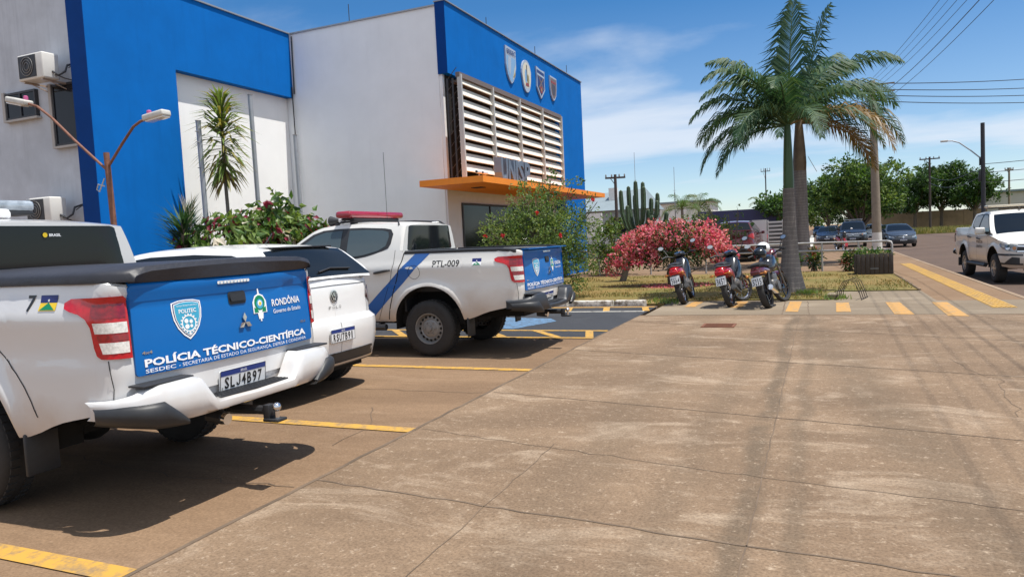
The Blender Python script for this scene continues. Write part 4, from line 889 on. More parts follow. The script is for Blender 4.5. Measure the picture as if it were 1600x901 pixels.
def win(x0, x1, z0, z1, n):
    f = part('window', M_win, (x0+.05,11.25,z0+.05,x1-.05,11.30,z1-.05))
    part('window_frame', M_frame, (x0,11.23,z0,x0+.05,11.318,z1),(x1-.05,11.23,z0,x1,11.318,z1),(x0+.05,11.23,z0,x1-.05,11.318,z0+.05),(x0+.05,11.23,z1-.05,x1-.05,11.318,z1),*[(x0+(x1-x0)*i/n-.02,11.225,z0+.05,x0+(x1-x0)*i/n+.02,11.31,z1-.05) for i in range(1,n)])
    part('window_sill', M_sill, (x0-.06,11.19,z0-.05,x1+.06,11.318,z0-.003),(x0-.09,11.21,z0-.003,x0-.003,11.318,z1+.03))
win(-17.62,-16.55,4.90,5.52,2); win(-15.98,-15.06,4.14,5.52,1)
mb = MB()
for p in ((-12.4,17.9,8.0,.55),(-9.35,20.8,8.08,.35),(-9.35,25.0,8.08,.4),(-9.35,28.6,8.08,.45)): mb.tube([p[:3], (p[0],p[1],p[2]+p[3])], .012, 5)
o = mb.build('lightning_rods', M_frame, None); o.parent = bd; o.matrix_parent_inverse = Matrix.Translation((9.2,-17.77,0))
mb = MB(); mb.tube([(-14.47,17.70,6.4),(-14.46,17.70,4.6),(-14.44,17.66,3.2),(-14.40,17.6,2.4),(-14.36,17.62,1.8)], .018, 5); mb.tube([(-14.40,17.74,7.9),(-14.42,17.73,6.2)], .02, 5); o = mb.build('wall_cable', M_frame, None); o.parent = bd; o.matrix_parent_inverse = Matrix.Translation((9.2,-17.77,0))
# letters standing on the canopy
t = thing('letter_sign', 'thick grey metal letters UNISP standing on the orange canopy', 'sign', (-7.95,18.0,3.13)); M_let = mat('blue_grey_letter_metal', (.17,.22,.29), .45, metal=.3, var=.15, vscale=6)
yy = 0
for ch, wd in (('U',.46),('N',.48),('I',.15),('S',.44),('P',.44)):
    vs, fs = textmesh(ch, .035); mb = MB(); bmx = bmesh.new(); bv = [bmx.verts.new((.10, yy+a*wd, b*.64)) for a, b in vs]
    for f in fs:
        try: bmx.faces.new([bv[i] for i in f])
        except ValueError: pass
    r = bmesh.ops.extrude_face_region(bmx, geom=bmx.faces[:]); bmesh.ops.translate(bmx, vec=(-.22,0,0), verts=[g for g in r['geom'] if isinstance(g, bmesh.types.BMVert)])
    bmx.verts.index_update(); mb.add([v.co[:] for v in bmx.verts], [[v.index for v in f.verts] for f in bmx.faces]); bmx.free(); mb.build('letter', M_let, t, smooth=0); yy += wd+.045
# four crests on the fascia
M_em = [mat('crest_silver', (.50,.55,.60), .35, metal=.3), mat('crest_pale_blue', (.22,.40,.62), .4), mat('crest_cream', (.66,.62,.50), .4), mat('crest_dark', (.06,.055,.07), .45), mat('crest_bronze', (.22,.14,.11), .4, metal=.3), mat('crest_gold', (.45,.33,.10), .35, metal=.4), mat('crest_navy', (.02,.04,.16), .45), mat('crest_red', (.30,.05,.04), .45)]
E_ = lambda off: (lambda a, z: (-9.2+off, a, z))
def crest(label, y, z, polys, texts=()):
    t = thing('crest', label, 'crest', (-9.2, y, z), 0, 'police crests on the blue fascia'); first = polys[0]
    mb = MB(); mb.prism(first[0], lambda p, i: (.05*i+.004, p[0]-y, p[1]-z)); mb.build('crest_plate', M_em[first[1]], t, smooth=0)
    mb = MB()
    for j, (P, mi) in enumerate(polys[1:]): put_poly(mb, [P], lambda a, b: (.056+.0025*j, a-y, b-z), mi, .5)
    for s, a0, a1, b0, b1, mi in texts: put_text(mb, s, a0, a1, b0, b1, lambda a, b: (.058+.0025*len(polys), a-y, b-z), .02, mi, .5)
    mb.build('crest_design', M_em, t, smooth=0, fix=False)
def sh2(y, z0, z1, w, k=.5): h = z1-z0; return [(y-w/2,z1),(y+w/2,z1-h*.02),(y+w/2,z0+h*k),(y+w*.36,z0+h*.22),(y+w*.16,z0+h*.07),(y,z0),(y-w*.16,z0+h*.07),(y-w*.36,z0+h*.22),(y-w/2,z0+h*k)]
crest('pale blue shield crest with SESDEC written across its top', 22.18, 7.2, [(sh2(22.18,6.62,7.78,.85),0), (sh2(22.18,6.67,7.48,.76),1), ([(21.95,7.45),(22.2,7.47),(22.15,7.1),(22.05,6.85),(21.9,7.1)],0), ([(22.25,6.75),(22.52,7.3),(22.52,7.15),(22.33,6.8)],2), ([(22.3,6.85),(22.5,7.08),(22.5,6.95),(22.36,6.82)],5)], [('SESDEC',21.82,22.54,7.55,7.70,6)])
crest('oval cream crest with a green and gold wreath', 23.55, 7.1, [([(23.55+.44*math.cos(a)*(1 if math.sin(a) > 0 else .9), 7.16+(.50 if math.sin(a) > 0 else .60)*math.sin(a)) for a in np.linspace(0, 2*math.pi, 24, endpoint=False)],0), (circ(23.55,7.14,.38,20,0,.44),2), (circ(23.46,7.1,.1,10,0,.25),1), (circ(23.66,7.0,.09,10,0,.2),5), ([(23.52,7.5),(23.58,7.5),(23.57,6.95),(23.53,6.95)],3), ([(23.4,6.78),(23.72,6.78),(23.68,6.88),(23.44,6.88)],7)])
crest('dark scalloped crest with a crossed blue shield and star', 24.93, 7.1, [([(24.5,7.66),(24.93,7.60),(25.35,7.60),(25.32,7.2),(25.34,6.92),(25.15,6.75),(24.93,6.56),(24.7,6.78),(24.53,6.95),(24.56,7.3)],0), ([(24.56,7.56),(25.3,7.52),(25.27,7.2),(25.28,6.95),(24.93,6.66),(24.58,6.98),(24.6,7.3)],6), ([(24.56,7.44),(25.29,7.40),(25.29,7.33),(24.57,7.37)],0), ([(24.65,7.35),(24.75,7.35),(25.2,6.95),(25.12,6.9)],4), ([(25.12,7.33),(25.22,7.32),(24.75,6.9),(24.67,6.95)],4), (circ(24.93,6.88,.13,10),7), (circ(24.93,6.88,.06,8),5)])
crest('narrow dark bronze shield crest, farthest from the louvred corner', 26.3, 7.1, [(sh2(26.3,6.70,7.60,.74,.55),0), (sh2(26.3,6.76,7.54,.66,.55),4), (sh2(26.3,6.88,7.30,.36,.55),3), ([(26.02,7.42),(26.58,7.41),(26.58,7.34),(26.02,7.35)],7)])
# cameras on the canopy edge
for dy, lb in ((0,'white security camera on the near corner of the orange canopy'),(.35,'white security camera just right of the canopy corner camera')):
    t = thing('security_camera', lb, 'camera', (-7.75,16.35+dy,3.13)); mb = MB(); mb.tube([(0,0,0),(0,0,.07)], .02, 8); mb.build('bracket', M_white, t); mb = MB(); mb.rbox(-.05,-.14,.06,.05,.10,.15,.03,3); mb.build('housing', M_whitec, t); mb = MB(); mb.tube([(0,-.14,.105),(0,-.165,.105)], .03, 10); mb.build('lens', M_plastic, t)
# air conditioners on the white wall
def aircon(x, z, label):
    t = thing('air_conditioner', label, 'air conditioner', (x, 11.32, z), 0, 'outdoor air conditioners on the white wall'); mb = MB(); mb.rbox(-.42,-.66,.04,.42,-.28,.60,.035,3); mb.build('casing', mat('air_con_casing', (.66,.65,.62), .4, var=.05), t)
    mb = MB(); mb.box(-.36,-.675,.09,.20,-.655,.56); g = mb.build('fan_grille', M_frame, t, smooth=0); mb = MB()
    for r in (.08,.14,.20): mb.tube([(-.08+r*math.cos(a), -.685, .325+r*math.sin(a)) for a in np.linspace(0,2*math.pi,17)], .008, 4)
    mb.build('guard_ring', M_steel, g); mb = MB()
    for sx in (-.3,.3): mb.box(sx-.02,-.62,0,sx+.02,0,.035); mb.box(sx-.02,-.04,-.14,sx+.02,0,0); mb.tube([(sx,-.45,.01),(sx,-.02,-.12)], .012, 5)
    mb.build('wall_bracket', M_white, t, smooth=0); mb = MB(); mb.tube([(.42,-.45,.2),(.55,-.4,.12),(.62,-.3,.2),(.56,-.2,.36),(.62,-.05,.42),(.75,-.02,.30)], .025, 6); mb.tube([(.42,-.4,.15),(.6,-.3,.05),(.9,-.03,-.05)], .016, 6); mb.tube([(.6,-.2,.3),(.85,-.03,.5),(.98,-.02,.8)], .012, 5); mb.build('pipe', M_plasticg, t)
aircon(-15.78, 5.48, 'white air conditioner high beside the dark upper window'); aircon(-15.95, 2.36, 'grey shaded air conditioner low on the wall behind the truck roof')
# ---------------------------------------------------------------- vegetation
def leafmat(name, col, tr=.3, rough=.5, var=.25): return mat(name, col, rough, spec=.35, var=var, vscale=1.5, trans=tr)
L_dark = leafmat('dark_leaf', (.022,.055,.014)); L_mid = leafmat('mid_leaf', (.062,.130,.026)); L_lite = leafmat('light_leaf', (.14,.21,.05)); L_yel = leafmat('yellow_leaf', (.22,.20,.05)); L_palm = leafmat('palm_leaf', (.032,.080,.036), .2, .6); L_palm2 = leafmat('palm_leaf_light', (.075,.125,.05), .2, .6); L_pdry = leafmat('dry_palm_leaf', (.20,.13,.05), .2)
L_pink = leafmat('pink_bract', (.58,.095,.18), .3); L_pink2 = leafmat('coral_bract', (.70,.26,.30), .3); L_wine = leafmat('wine_bract', (.20,.018,.045), .2); L_redf = leafmat('red_petal', (.50,.02,.03), .2); L_cream = leafmat('pale_bract', (.55,.50,.42), .3); L_olive = leafmat('olive_leaf', (.12,.14,.045))
M_bark = mat('bark', (.13,.10,.075), .9, var=.3, vscale=6, bump=.6, bscale=18); M_bark2 = mat('grey_bark', (.17,.15,.13), .9, var=.25, vscale=5, bump=.5, bscale=12)
def leaf(mb, p, d, up, L, W, mi, fold=.15):
    d = d.normalized(); s = d.cross(up); s = s.normalized() if s.length > 1e-4 else d.orthogonal().normalized(); n = s.cross(d)
    a = p+d*L*.45+n*L*.10; mb.add([p, a+s*W/2+n*W*fold, p+d*L, a-s*W/2+n*W*fold, a], [(0,4,1),(1,4,2),(0,3,4),(3,2,4)], mi)
def rv(r): 
    while True:
        v = Vector((r.uniform(-1,1), r.uniform(-1,1), r.uniform(-1,1)))
        if .05 < v.length < 1: return v
def foliage(name, blobs, n, L, W, mats, wts, parent, seed, shell=.55, clump=10, cr=.25, droop=.0, loc=(0,0,0)):
    """leaves gathered in clumps through the volume of several ellipsoids"""
    r = random.Random(seed); mb = MB(); vol = [b[1][0]*b[1][1]*b[1][2] for b in blobs]; idx = list(range(len(mats)))
    for _ in range(n//clump):
        c, R = r.choices(blobs, vol)[0]; v = rv(r); v = v.normalized()*(shell+(1-shell)*r.random()**.6) if r.random() < .8 else v
        q = Vector((c[0]+v.x*R[0], c[1]+v.y*R[1], c[2]+v.z*R[2])); mm = r.choices(idx, wts)[0]; s_ = r.uniform(.6,1.3)
        for _ in range(clump):
            o = rv(r)*cr*s_; d = (rv(r)+v*.6+Vector((0,0,-droop))).normalized(); mi = mm if r.random() < .75 else r.choices(idx, wts)[0]
            leaf(mb, q+o, d, rv(r).normalized(), L*r.uniform(.7,1.3), W*r.uniform(.7,1.3), mi)
    o = mb.build(name, mats, parent, smooth=0, fix=False); o.location = loc; return o
def limbs(name, parent, segs, m=None):
    mb = MB()
    for pts, r0, r1 in segs: mb.tube(pts, list(np.linspace(r0, r1, len(pts))), 8)
    return mb.build(name, m or M_bark, parent, smooth=60)
def tree(name, label, loc, h, w_, seed, mats=(L_dark, L_mid, L_lite), wts=(4,4,2), n=5200, leafL=.42, trunk=.3, base=.25, group=None, cat='tree', nb=9):
    r = random.Random(seed); t = thing(name, label, cat, loc, 0, group); blobs = [((0,0,h*.62),(w_*.30,w_*.30,h*.26))]
    for k in range(nb): a = 2*math.pi*k/nb+r.uniform(-.3,.3); q = r.uniform(.22,.36)*w_; zz = h*r.uniform(base+.16,.82); blobs.append(((q*math.cos(a), q*math.sin(a), zz),(w_*r.uniform(.15,.24),w_*r.uniform(.15,.24),h*r.uniform(.10,.17))))
    segs = [([(0,0,-.1),(.05*w_*.2,.02,h*base),(0,0,h*.55)], trunk, trunk*.5)]
    for c, R in blobs[1:]: segs.append(([(0,0,h*base*.95),(c[0]*.5,c[1]*.5,h*base+.5*(c[2]-h*base)),c], trunk*.4, trunk*.1))
    limbs('trunk', t, segs); foliage('crown', blobs, n, leafL, leafL*.5, list(mats), wts, t, seed, .5, 14, leafL*1.2); return t
def bush(name, label, loc, blobs, n, L, W, mats, wts, seed, stems=None, cat='shrub', group=None, clump=8, cr=.12, shell=.4, droop=0, stem_r=.02):
    t = thing(name, label, cat, loc, 0, group); r = random.Random(seed); segs = []
    for k in range(stems or 6):
        c, R = r.choice(blobs); v = rv(r); p = (c[0]+v.x*R[0]*.8, c[1]+v.y*R[1]*.8, c[2]+v.z*R[2]*.8); segs.append(([(r.uniform(-.1,.1),r.uniform(-.1,.1),0),(p[0]*.45,p[1]*.45,p[2]*.55),p], stem_r, stem_r*.35))
    limbs('stem', t, segs); foliage('foliage', blobs, n, L, W, list(mats), wts, t, seed, shell, clump, cr, droop); return t
def frond(parent, base, az, el, L, droop, mats, seed, wid=.5, n=46, twist=0, drop=1.15):
    """a feather leaf: arching rachis and two ranks of drooping leaflets"""
    r = random.Random(seed); pts = []; p = Vector(base); d = Vector((math.cos(az)*math.cos(el), math.sin(az)*math.cos(el), math.sin(el))); st = L/14
    for i in range(15): pts.append(p.copy()); p = p+d*st; d = (d+Vector((0,0,-droop*(.25+i/14)*.16))).normalized()
    mb = MB(); mb.tube(pts, list(np.linspace(.028*L/2.4, .004, 15)), 5, 1)
    for k in range(n):
        f = .10+.90*k/n; i = min(13, int(f*14)); q = pts[i].lerp(pts[i+1], f*14-i); ax = (pts[i+1]-pts[i]).normalized(); s = ax.cross(Vector((0,0,1))); s = s.normalized() if s.length > .05 else Vector((-math.sin(az), math.cos(az), 0)); up = s.cross(ax)
        ll = wid*L*.5*math.sin(math.pi*min(1, .18+f*.80))**.7*r.uniform(.85,1.15)
        for sg in (1,-1):
            dd = (s*sg*.8+ax*(.55+.5*f)+up*r.uniform(-.05,.35)).normalized(); e1 = q+dd*ll*.5; dd2 = (dd+Vector((0,0,-drop*r.uniform(.7,1.3)))).normalized(); e2 = e1+dd2*ll*.5; wv = ax*.018*L/2.4*r.uniform(.7,1.4)
            mi = 0 if r.random() < .8 else 1
            mb.add([q-wv*.6, q+wv*.6, e1+wv, e1-wv, e2], [(0,1,2,3),(3,2,4)], mi)
    return mb.build('frond', mats, parent, smooth=0, fix=False)
M_trunk = None
def ring_mat(name, col, ring):
    m = bpy.data.materials.new(name); m.use_nodes = True; t = m.node_tree; b = t.nodes['Principled BSDF']; b.inputs['Roughness'].default_value = .85
    co = N(t, 'ShaderNodeTexCoord'); sp = N(t, 'ShaderNodeSeparateXYZ'); t.links.new(co.outputs['Object'], sp.inputs[0]); n = N(t, 'ShaderNodeTexNoise', Scale=2.2, Detail=6, Roughness=.7); t.links.new(co.outputs['Object'], n.inputs['Vector'])
    z = math_('ADD', math_('MULTIPLY', sp.outputs[2], 9.5, t), math_('MULTIPLY', n.outputs[0], 1.6, t), t); fr = math_('FRACT', z, None, t); e = math_('LESS_THAN', fr, .10, t)
    x = N(t, 'ShaderNodeMix', data_type='RGBA'); x.inputs['A'].default_value = col+(1,); x.inputs['B'].default_value = ring+(1,); t.links.new(math_('MULTIPLY', e, .45, t), x.inputs['Factor'])
    n2 = N(t, 'ShaderNodeTexNoise', Scale=1.3, Detail=7, Roughness=.75); mp = N(t, 'ShaderNodeMapping'); mp.inputs['Scale'].default_value = (3,3,.5); t.links.new(co.outputs['Object'], mp.inputs[0]); t.links.new(mp.outputs[0], n2.inputs['Vector'])
    r = N(t, 'ShaderNodeMapRange', **{'From Min': .3, 'From Max': .72, 'To Min': .6, 'To Max': 1.5}); t.links.new(n2.outputs[0], r.inputs['Value'])
    y = N(t, 'ShaderNodeMix', data_type='RGBA', blend_type='MULTIPLY'); y.inputs['Factor'].default_value = 1; t.links.new(x.outputs['Result'], y.inputs['A']); t.links.new(r.outputs[0], y.inputs['B']); t.links.new(y.outputs['Result'], b.inputs['Base Color'])
    bp = N(t, 'ShaderNodeBump', Strength=.4, Distance=.03); t.links.new(math_('ADD', n2.outputs[0], math_('MULTIPLY', e, -.4, t), t), bp.inputs['Height']); t.links.new(bp.outputs[0], b.inputs['Normal']); return m
M_trunk = ring_mat('ringed_palm_trunk', (.165,.145,.135), (.42,.38,.33))
M_shaft = mat('green_crownshaft', (.035,.085,.022), .35, var=.15, vscale=3); M_shaft2 = mat('brown_crownshaft', (.13,.095,.055), .6, var=.4, vscale=3)
def palm(label, loc, prof, shaft, top, fronds, shaft_m, dead=False):
    t = thing('royal_palm', label, 'palm tree', loc, 0, 'palms by the parked motorcycles'); mb = MB(); mb.lathe(prof, 24); mb.build('trunk', M_trunk, t, smooth=60)
    mb = MB(); mb.lathe(shaft, 20); mb.build('crownshaft', shaft_m, t, smooth=60)
    for k, (az, el, L, dr, dry) in enumerate(fronds): frond(t, (0,0,top), R_(az), R_(el), L, dr, [L_pdry if dry == 2 else L_palm, L_pdry if dry else L_palm2], 100+k, .60, 72)
    if dead:
        mb = MB(); mb.grid([[(.30+.10*i, -.22+.15*k, 4.15-.20*i-.02*abs(k-1.5)) for k in range(4)] for i in range(4)]); mb.build('dead_sheath', L_pdry, t, smooth=60)
    return t
palm('nearer royal palm with green shaft above its grey ringed trunk', (-.58,17.5,0), [(.35,-.05),(.32,.06),(.275,.25),(.23,.45),(.19,.8),(.165,1.15),(.148,1.5),(.135,1.9),(.122,2.35),(.001,2.40)], [(.112,2.32),(.115,2.5),(.105,2.9),(.09,3.3),(.07,3.75),(.05,4.0),(.001,4.05)], 3.75,
     [(203,42,2.5,1.3,0),(192,14,2.4,1.5,0),(218,58,2.6,1.3,0),(172,34,2.4,1.4,0),(182,66,2.5,1.1,0),(205,-2,2.1,1.2,0),(23,46,2.6,1.3,0),(8,24,2.4,1.5,1),(42,60,2.6,1.1,0),(-25,40,2.4,1.5,0),(-67,28,2.2,1.6,0),(-95,52,2.4,1.4,0),(95,55,2.6,1.0,0),(70,82,2.9,.35,0),(240,30,2.3,1.6,0)], M_shaft)
palm('taller royal palm behind, with brown peeling shaft and wider crown', (-.58,30,0), [(.42,-.05),(.38,.15),(.31,.8),(.27,1.6),(.26,2.4),(.235,3.6),(.001,3.7)], [(.23,3.55),(.245,3.9),(.22,4.4),(.17,5.0),(.12,5.6),(.001,5.9)], 5.4,
     [(14,26,4.5,1.5,1),(30,44,4.7,1.3,0),(5,58,4.5,1.2,0),(40,12,4.3,1.5,1),(176,34,4.3,1.5,0),(200,52,4.4,1.3,0),(210,14,4.0,1.5,0),(28,78,4.6,.5,0),(-60,52,4.2,1.3,0),(-100,30,4.0,1.6,0),(235,26,4.0,1.6,0),(120,48,4.2,1.4,0),(60,64,4.4,1.0,0),(-20,20,4.2,1.6,2),(22,0,3.8,1.3,2)], M_shaft2, True)
# tall dracaena, spiky yucca, flowering shrubs by the wall
t = thing('dracaena', 'tall thin stemmed dracaena with long column of strap leaves by the white panel', 'plant', (-13.35,13.62,0)); limbs('stem', t, [([(0,0,0),(.02,0,1.8),(-.03,.02,3.5),(0,.03,5.0)], .05, .035)], M_bark2); r = random.Random(5)
mb = MB()
for k in range(330):
    z = 3.35+1.75*r.random()**.85; a = r.uniform(0, 6.283); f = (z-3.35)/1.75; el = -.9+1.9*f+r.uniform(-.2,.2); p = Vector((.03*math.cos(a), .03*math.sin(a)+.02, z)); L = (.60+.22*math.sin(f*3))*r.uniform(.75,1.15); d = Vector((math.cos(a)*math.cos(el), math.sin(a)*math.cos(el), math.sin(el)))
    e1 = p+d*L*.6; e2 = e1+(d+Vector((0,0,-.7))).normalized()*L*.45; s = d.cross(Vector((0,0,1))).normalized()*.032; mi = 1 if r.random() < .35 else (2 if f < .12 else 0)
    mb.add([p-s*.5, p+s*.5, e1+s, e1-s, e2], [(0,1,2,3),(3,2,4)], mi)
mb.build('leaves', [L_lite, L_yel, L_pdry], t, smooth=0, fix=False)
t = thing('yucca', 'dark spiky yucca with narrow pointed leaves in front of the blue wall', 'plant', (-12.3,11.25,0)); limbs('stem', t, [([(0,0,0),(0,0,1.2),(.05,0,2.2)], .09, .07)]); mb = MB()
for k in range(420):
    z = .9+1.35*r.random(); a = r.uniform(0,6.283); el = r.uniform(-.5,.5)+(z-1.4)*.7; d = Vector((math.cos(a)*math.cos(el), math.sin(a)*math.cos(el), math.sin(el))); p = Vector((0,0,z)); L = r.uniform(.55,.80); s = d.cross(Vector((0,0,1))).normalized()*.022
    mb.add([p-s*.4, p+s*.4, p+d*L*.5+s, p+d*L*.5-s, p+d*L], [(0,1,2,3),(3,2,4)], 0 if r.random() < .8 else 1)
mb.build('leaves', [L_palm, L_dark], t, smooth=0, fix=False); mb = MB()
for k in range(60): a = r.uniform(0,6.283); p = Vector((.15,.05,2.1)); d = Vector((.25*math.cos(a), .25*math.sin(a), 1)); mb.add([p, p+Vector((.02,.02,.01)), p+d*r.uniform(.3,.75)], [(0,1,2)])
mb.build('dry_flower_stalk', L_cream, t, smooth=0, fix=False)
bush('poinsettia', 'large leafy shrub with drooping wine red flower heads by the blue wall', (-12.1,13.15,0), [((0,-1.0,1.5),(.8,1.0,.95)),((0,.2,1.6),(.8,.9,1.15)),((-.2,.9,1.75),(.8,.8,1.15)),((.1,-.3,.8),(.9,1.4,.8))], 3600, .25, .11, (L_mid, L_lite, L_dark, L_wine, L_cream), (4,4,2,1.9,.45), 11, 22, clump=7, cr=.20, droop=.9, group='flowering shrubs by the wall', stem_r=.025)
bush('poinsettia', 'lower pale leafed shrub with wine flowers beside the grey wall corner', (-11.9,14.7,0), [((0,-.3,1.5),(.8,.9,1.0)),((.1,.7,1.2),(.8,.8,.9)),((-.1,-.6,2.0),(.5,.6,.75))], 2600, .24, .11, (L_lite, L_mid, L_dark, L_wine, L_cream), (4.5,4,1.5,.9,.4), 12, 18, clump=7, cr=.20, droop=.8, group='flowering shrubs by the wall', stem_r=.025)
t = bush('hibiscus', 'loose feathery green shrub with few red flowers before the entrance', (-6.35,16.6,0), [((0,0,1.55),(1.05,1.0,.95)),((-.75,0,1.6),(.8,.8,.7)),((.75,0,1.55),(.85,.8,.85)),((0,.1,2.35),(.75,.7,.6)),((.5,0,.8),(1.0,.9,.7)),((.25,0,2.95),(.25,.25,.45)),((-1.25,-.1,1.75),(.35,.3,.16)),((1.45,0,2.3),(.2,.2,.32)),((.95,.1,2.75),(.22,.22,.3)),((-.35,.1,2.75),(.3,.3,.25))], 11500, .085, .04, (leafmat('hibiscus_leaf', (.085,.15,.04)), leafmat('hibiscus_young_leaf', (.17,.22,.07)), L_lite, L_dark), (4,3,2.5,1.2), 21, 40, clump=9, cr=.13, shell=.25)
for k, p in enumerate([(-1.28,-.35,1.62),(-.62,-.75,1.62),(.85,-.75,1.55),(.3,-.80,2.1),(1.5,-.2,2.35)]):
    mb = MB(); r2 = random.Random(k)
    for i in range(14): leaf(mb, Vector(p), rv(r2), rv(r2).normalized(), .07, .045, 0)
    mb.build('flower', [L_redf], t, smooth=0, fix=False)
# bougainvillea
t = bush('bougainvillea', 'wide low bougainvillea covered in pink bracts on the dry lawn', (-3.8,20.2,0), [((.1,.1,1.42),(1.15,.9,.34)),((-.75,0,1.18),(.72,.75,.36)),((-1.2,-.1,.86),(.5,.5,.30)),((-1.55,-.1,.58),(.32,.35,.2)),((-.55,-.45,.85),(.45,.35,.26)),((.95,.1,1.2),(.62,.7,.38)),((1.4,0,.85),(.36,.4,.3)),((.35,.3,1.72),(.45,.4,.14)),((-.35,0,1.66),(.35,.3,.16)),((1.0,.2,1.6),(.3,.3,.14))], 7400, .085, .06, (L_pink, L_pink2, L_dark, L_olive), (4.5,4,1.2,.6), 31, 3, clump=9, cr=.12, shell=.72)
foliage('leaves', [((.2,0,1.0),(1.0,.85,.38)),((.55,-.35,.78),(.7,.6,.32)),((-.5,0,.85),(.6,.6,.3)),((.1,-.2,1.4),(1.0,.7,.25))], 3400, .09, .045, [L_dark, L_olive], (3,1), t, 33, .2, 8, .14); limbs('trunk', t, [([(0,0,0),(-.05,0,.35),(.1,0,.8)], .08, .06)])
mb = MB(); r = random.Random(8)
for k in range(900): a = r.uniform(0,6.283); q = r.random()**.7; leaf(mb, Vector((-3.6+1.0*q*math.cos(a), 19.9+.9*q*math.sin(a), .026)), Vector((r.uniform(-1,1), r.uniform(-1,1), .12)), Vector((0,0,1)), .06, .045, 0 if r.random() < .6 else 1)
tag(mb.build('fallen_petals', [L_pink, L_pink2], smooth=0, fix=False), 'pink petals fallen on the lawn under the bougainvillea', 'petals', kind='stuff')
# candelabra cactus
t = thing('candelabra_cactus', 'tall dark green candelabra cactus with leaning trunk behind the pink bougainvillea', 'cactus', (-5.75,22.4,0)); M_cac = mat('cactus_skin', (.05,.085,.045), .55, var=.25, vscale=4)
def rib(mb, pts, rr):
    pts = [Vector(p) for p in pts]; rows = []
    for i, p in enumerate(pts): rows.append([p+Vector((math.cos(k*math.pi/5), math.sin(k*math.pi/5), 0))*rr[i]*(1 if k % 2 == 0 else .55) for k in range(10)])
    mb.grid(rows, closed=True); mb.f.append(tuple(len(mb.v)-10+k for k in range(10))); mb.m.append(0)
limbs('trunk', t, [([(0,0,0),(.18,0,.6),(.42,0,1.25),(.62,0,1.6)], .11, .10)], M_bark2); r = random.Random(4)
for x0, z0, x1, z1, dy in ((.45,1.3,.05,2.9,0),(.5,1.4,.25,3.02,.2),(.6,1.5,.55,3.15,-.1),(.62,1.55,.72,3.12,.15),(.60,1.5,.82,2.95,-.2),(.62,1.5,.98,2.6,.1),(.7,1.5,1.2,2.5,-.1),(.5,1.35,.3,2.4,-.25),(.75,1.5,1.42,2.15,.2),(.62,1.5,1.05,2.05,-.2),(.6,1.45,.42,2.75,.3),(.66,1.5,1.15,2.75,.25),(.64,1.45,.9,2.25,0)):
    mb = MB(); pts = [(x0,dy*.2,z0),(x0+(x1-x0)*.65,dy*.7,z0+(z1-z0)*.28),(x0+(x1-x0)*.95,dy,z0+(z1-z0)*.55),(x1,dy,z0+(z1-z0)*.85),(x1,dy,z1-.04),(x1,dy,z1)]; rib(mb, pts, [.055,.07,.075,.075,.06,.015]); mb.build('arm', M_cac, t, smooth=0)
# shrubs along the railing and behind it
bg = 'shrubs behind the railing'
bush('garden_shrub', 'pale green shrub behind the railing just left of the cactus trunk', (-6.9,26.2,0), [((0,0,1.3),(.9,.8,.7)),((.3,0,.8),(1.0,.8,.6)),((-.3,0,1.8),(.5,.5,.4))], 2200, .13, .07, (L_lite, L_mid, L_olive), (4,3,2), 41, group=bg)
bush('garden_shrub', 'thin straggly shrub rising above the bougainvillea before the dark blue wall', (-3.0,29,0), [((-1.0,0,1.2),(.9,.6,.5)),((-.6,0,1.7),(.5,.4,.5)),((-.2,0,2.3),(.15,.2,.5)),((.2,0,2.2),(.15,.2,.5)),((-1.0,0,2.5),(.15,.2,.35))], 700, .11, .05, (L_mid, L_olive, L_lite), (3,3,2), 42, 16, group=bg, shell=.2)
bush('garden_shrub', 'yellowish low shrub behind the railing left of the bougainvillea', (-8.0,27.3,0), [((0,0,.6),(.9,.6,.5)),((.8,-.4,.5),(.6,.5,.4))], 1100, .12, .06, (L_olive, L_yel, L_lite), (3,1.5,2), 43, group=bg)
bush('garden_shrub', 'green bush between the cactus arms and the far palms', (-4.6,31,0), [((0,0,1.4),(1.4,.8,.8)),((-1.2,0,1.5),(.8,.6,.6)),((1.2,0,1.1),(.8,.6,.6))], 1900, .13, .07, (L_olive, L_mid, L_yel), (3,3,1), 44, group=bg)
cg = 'crotons along the railing'
for k, (x, y, h, lb) in enumerate(((-.10,25.25,.75,'dark croton bush standing right of the palm trunk by the railing post'), (.90,24.5,.62,'leafy croton bush beside the wooden planter'), (-.75,24.4,.62,'reddish croton bush in front of the taller palm'), (-1.5,25.4,.55,'low croton bush left of the palm trunk'))):
    bush('croton', lb, (x,y,0), [((0,0,h*.55),(.24,.24,h*.45)),((.05,0,h*.8),(.16,.16,h*.25))], 420, .13, .05, (L_dark, L_mid, leafmat('croton_red', (.25,.06,.02)), L_yel), (4,3,1.2,.8), 50+k, 7, 'shrub', cg, 6, .08)
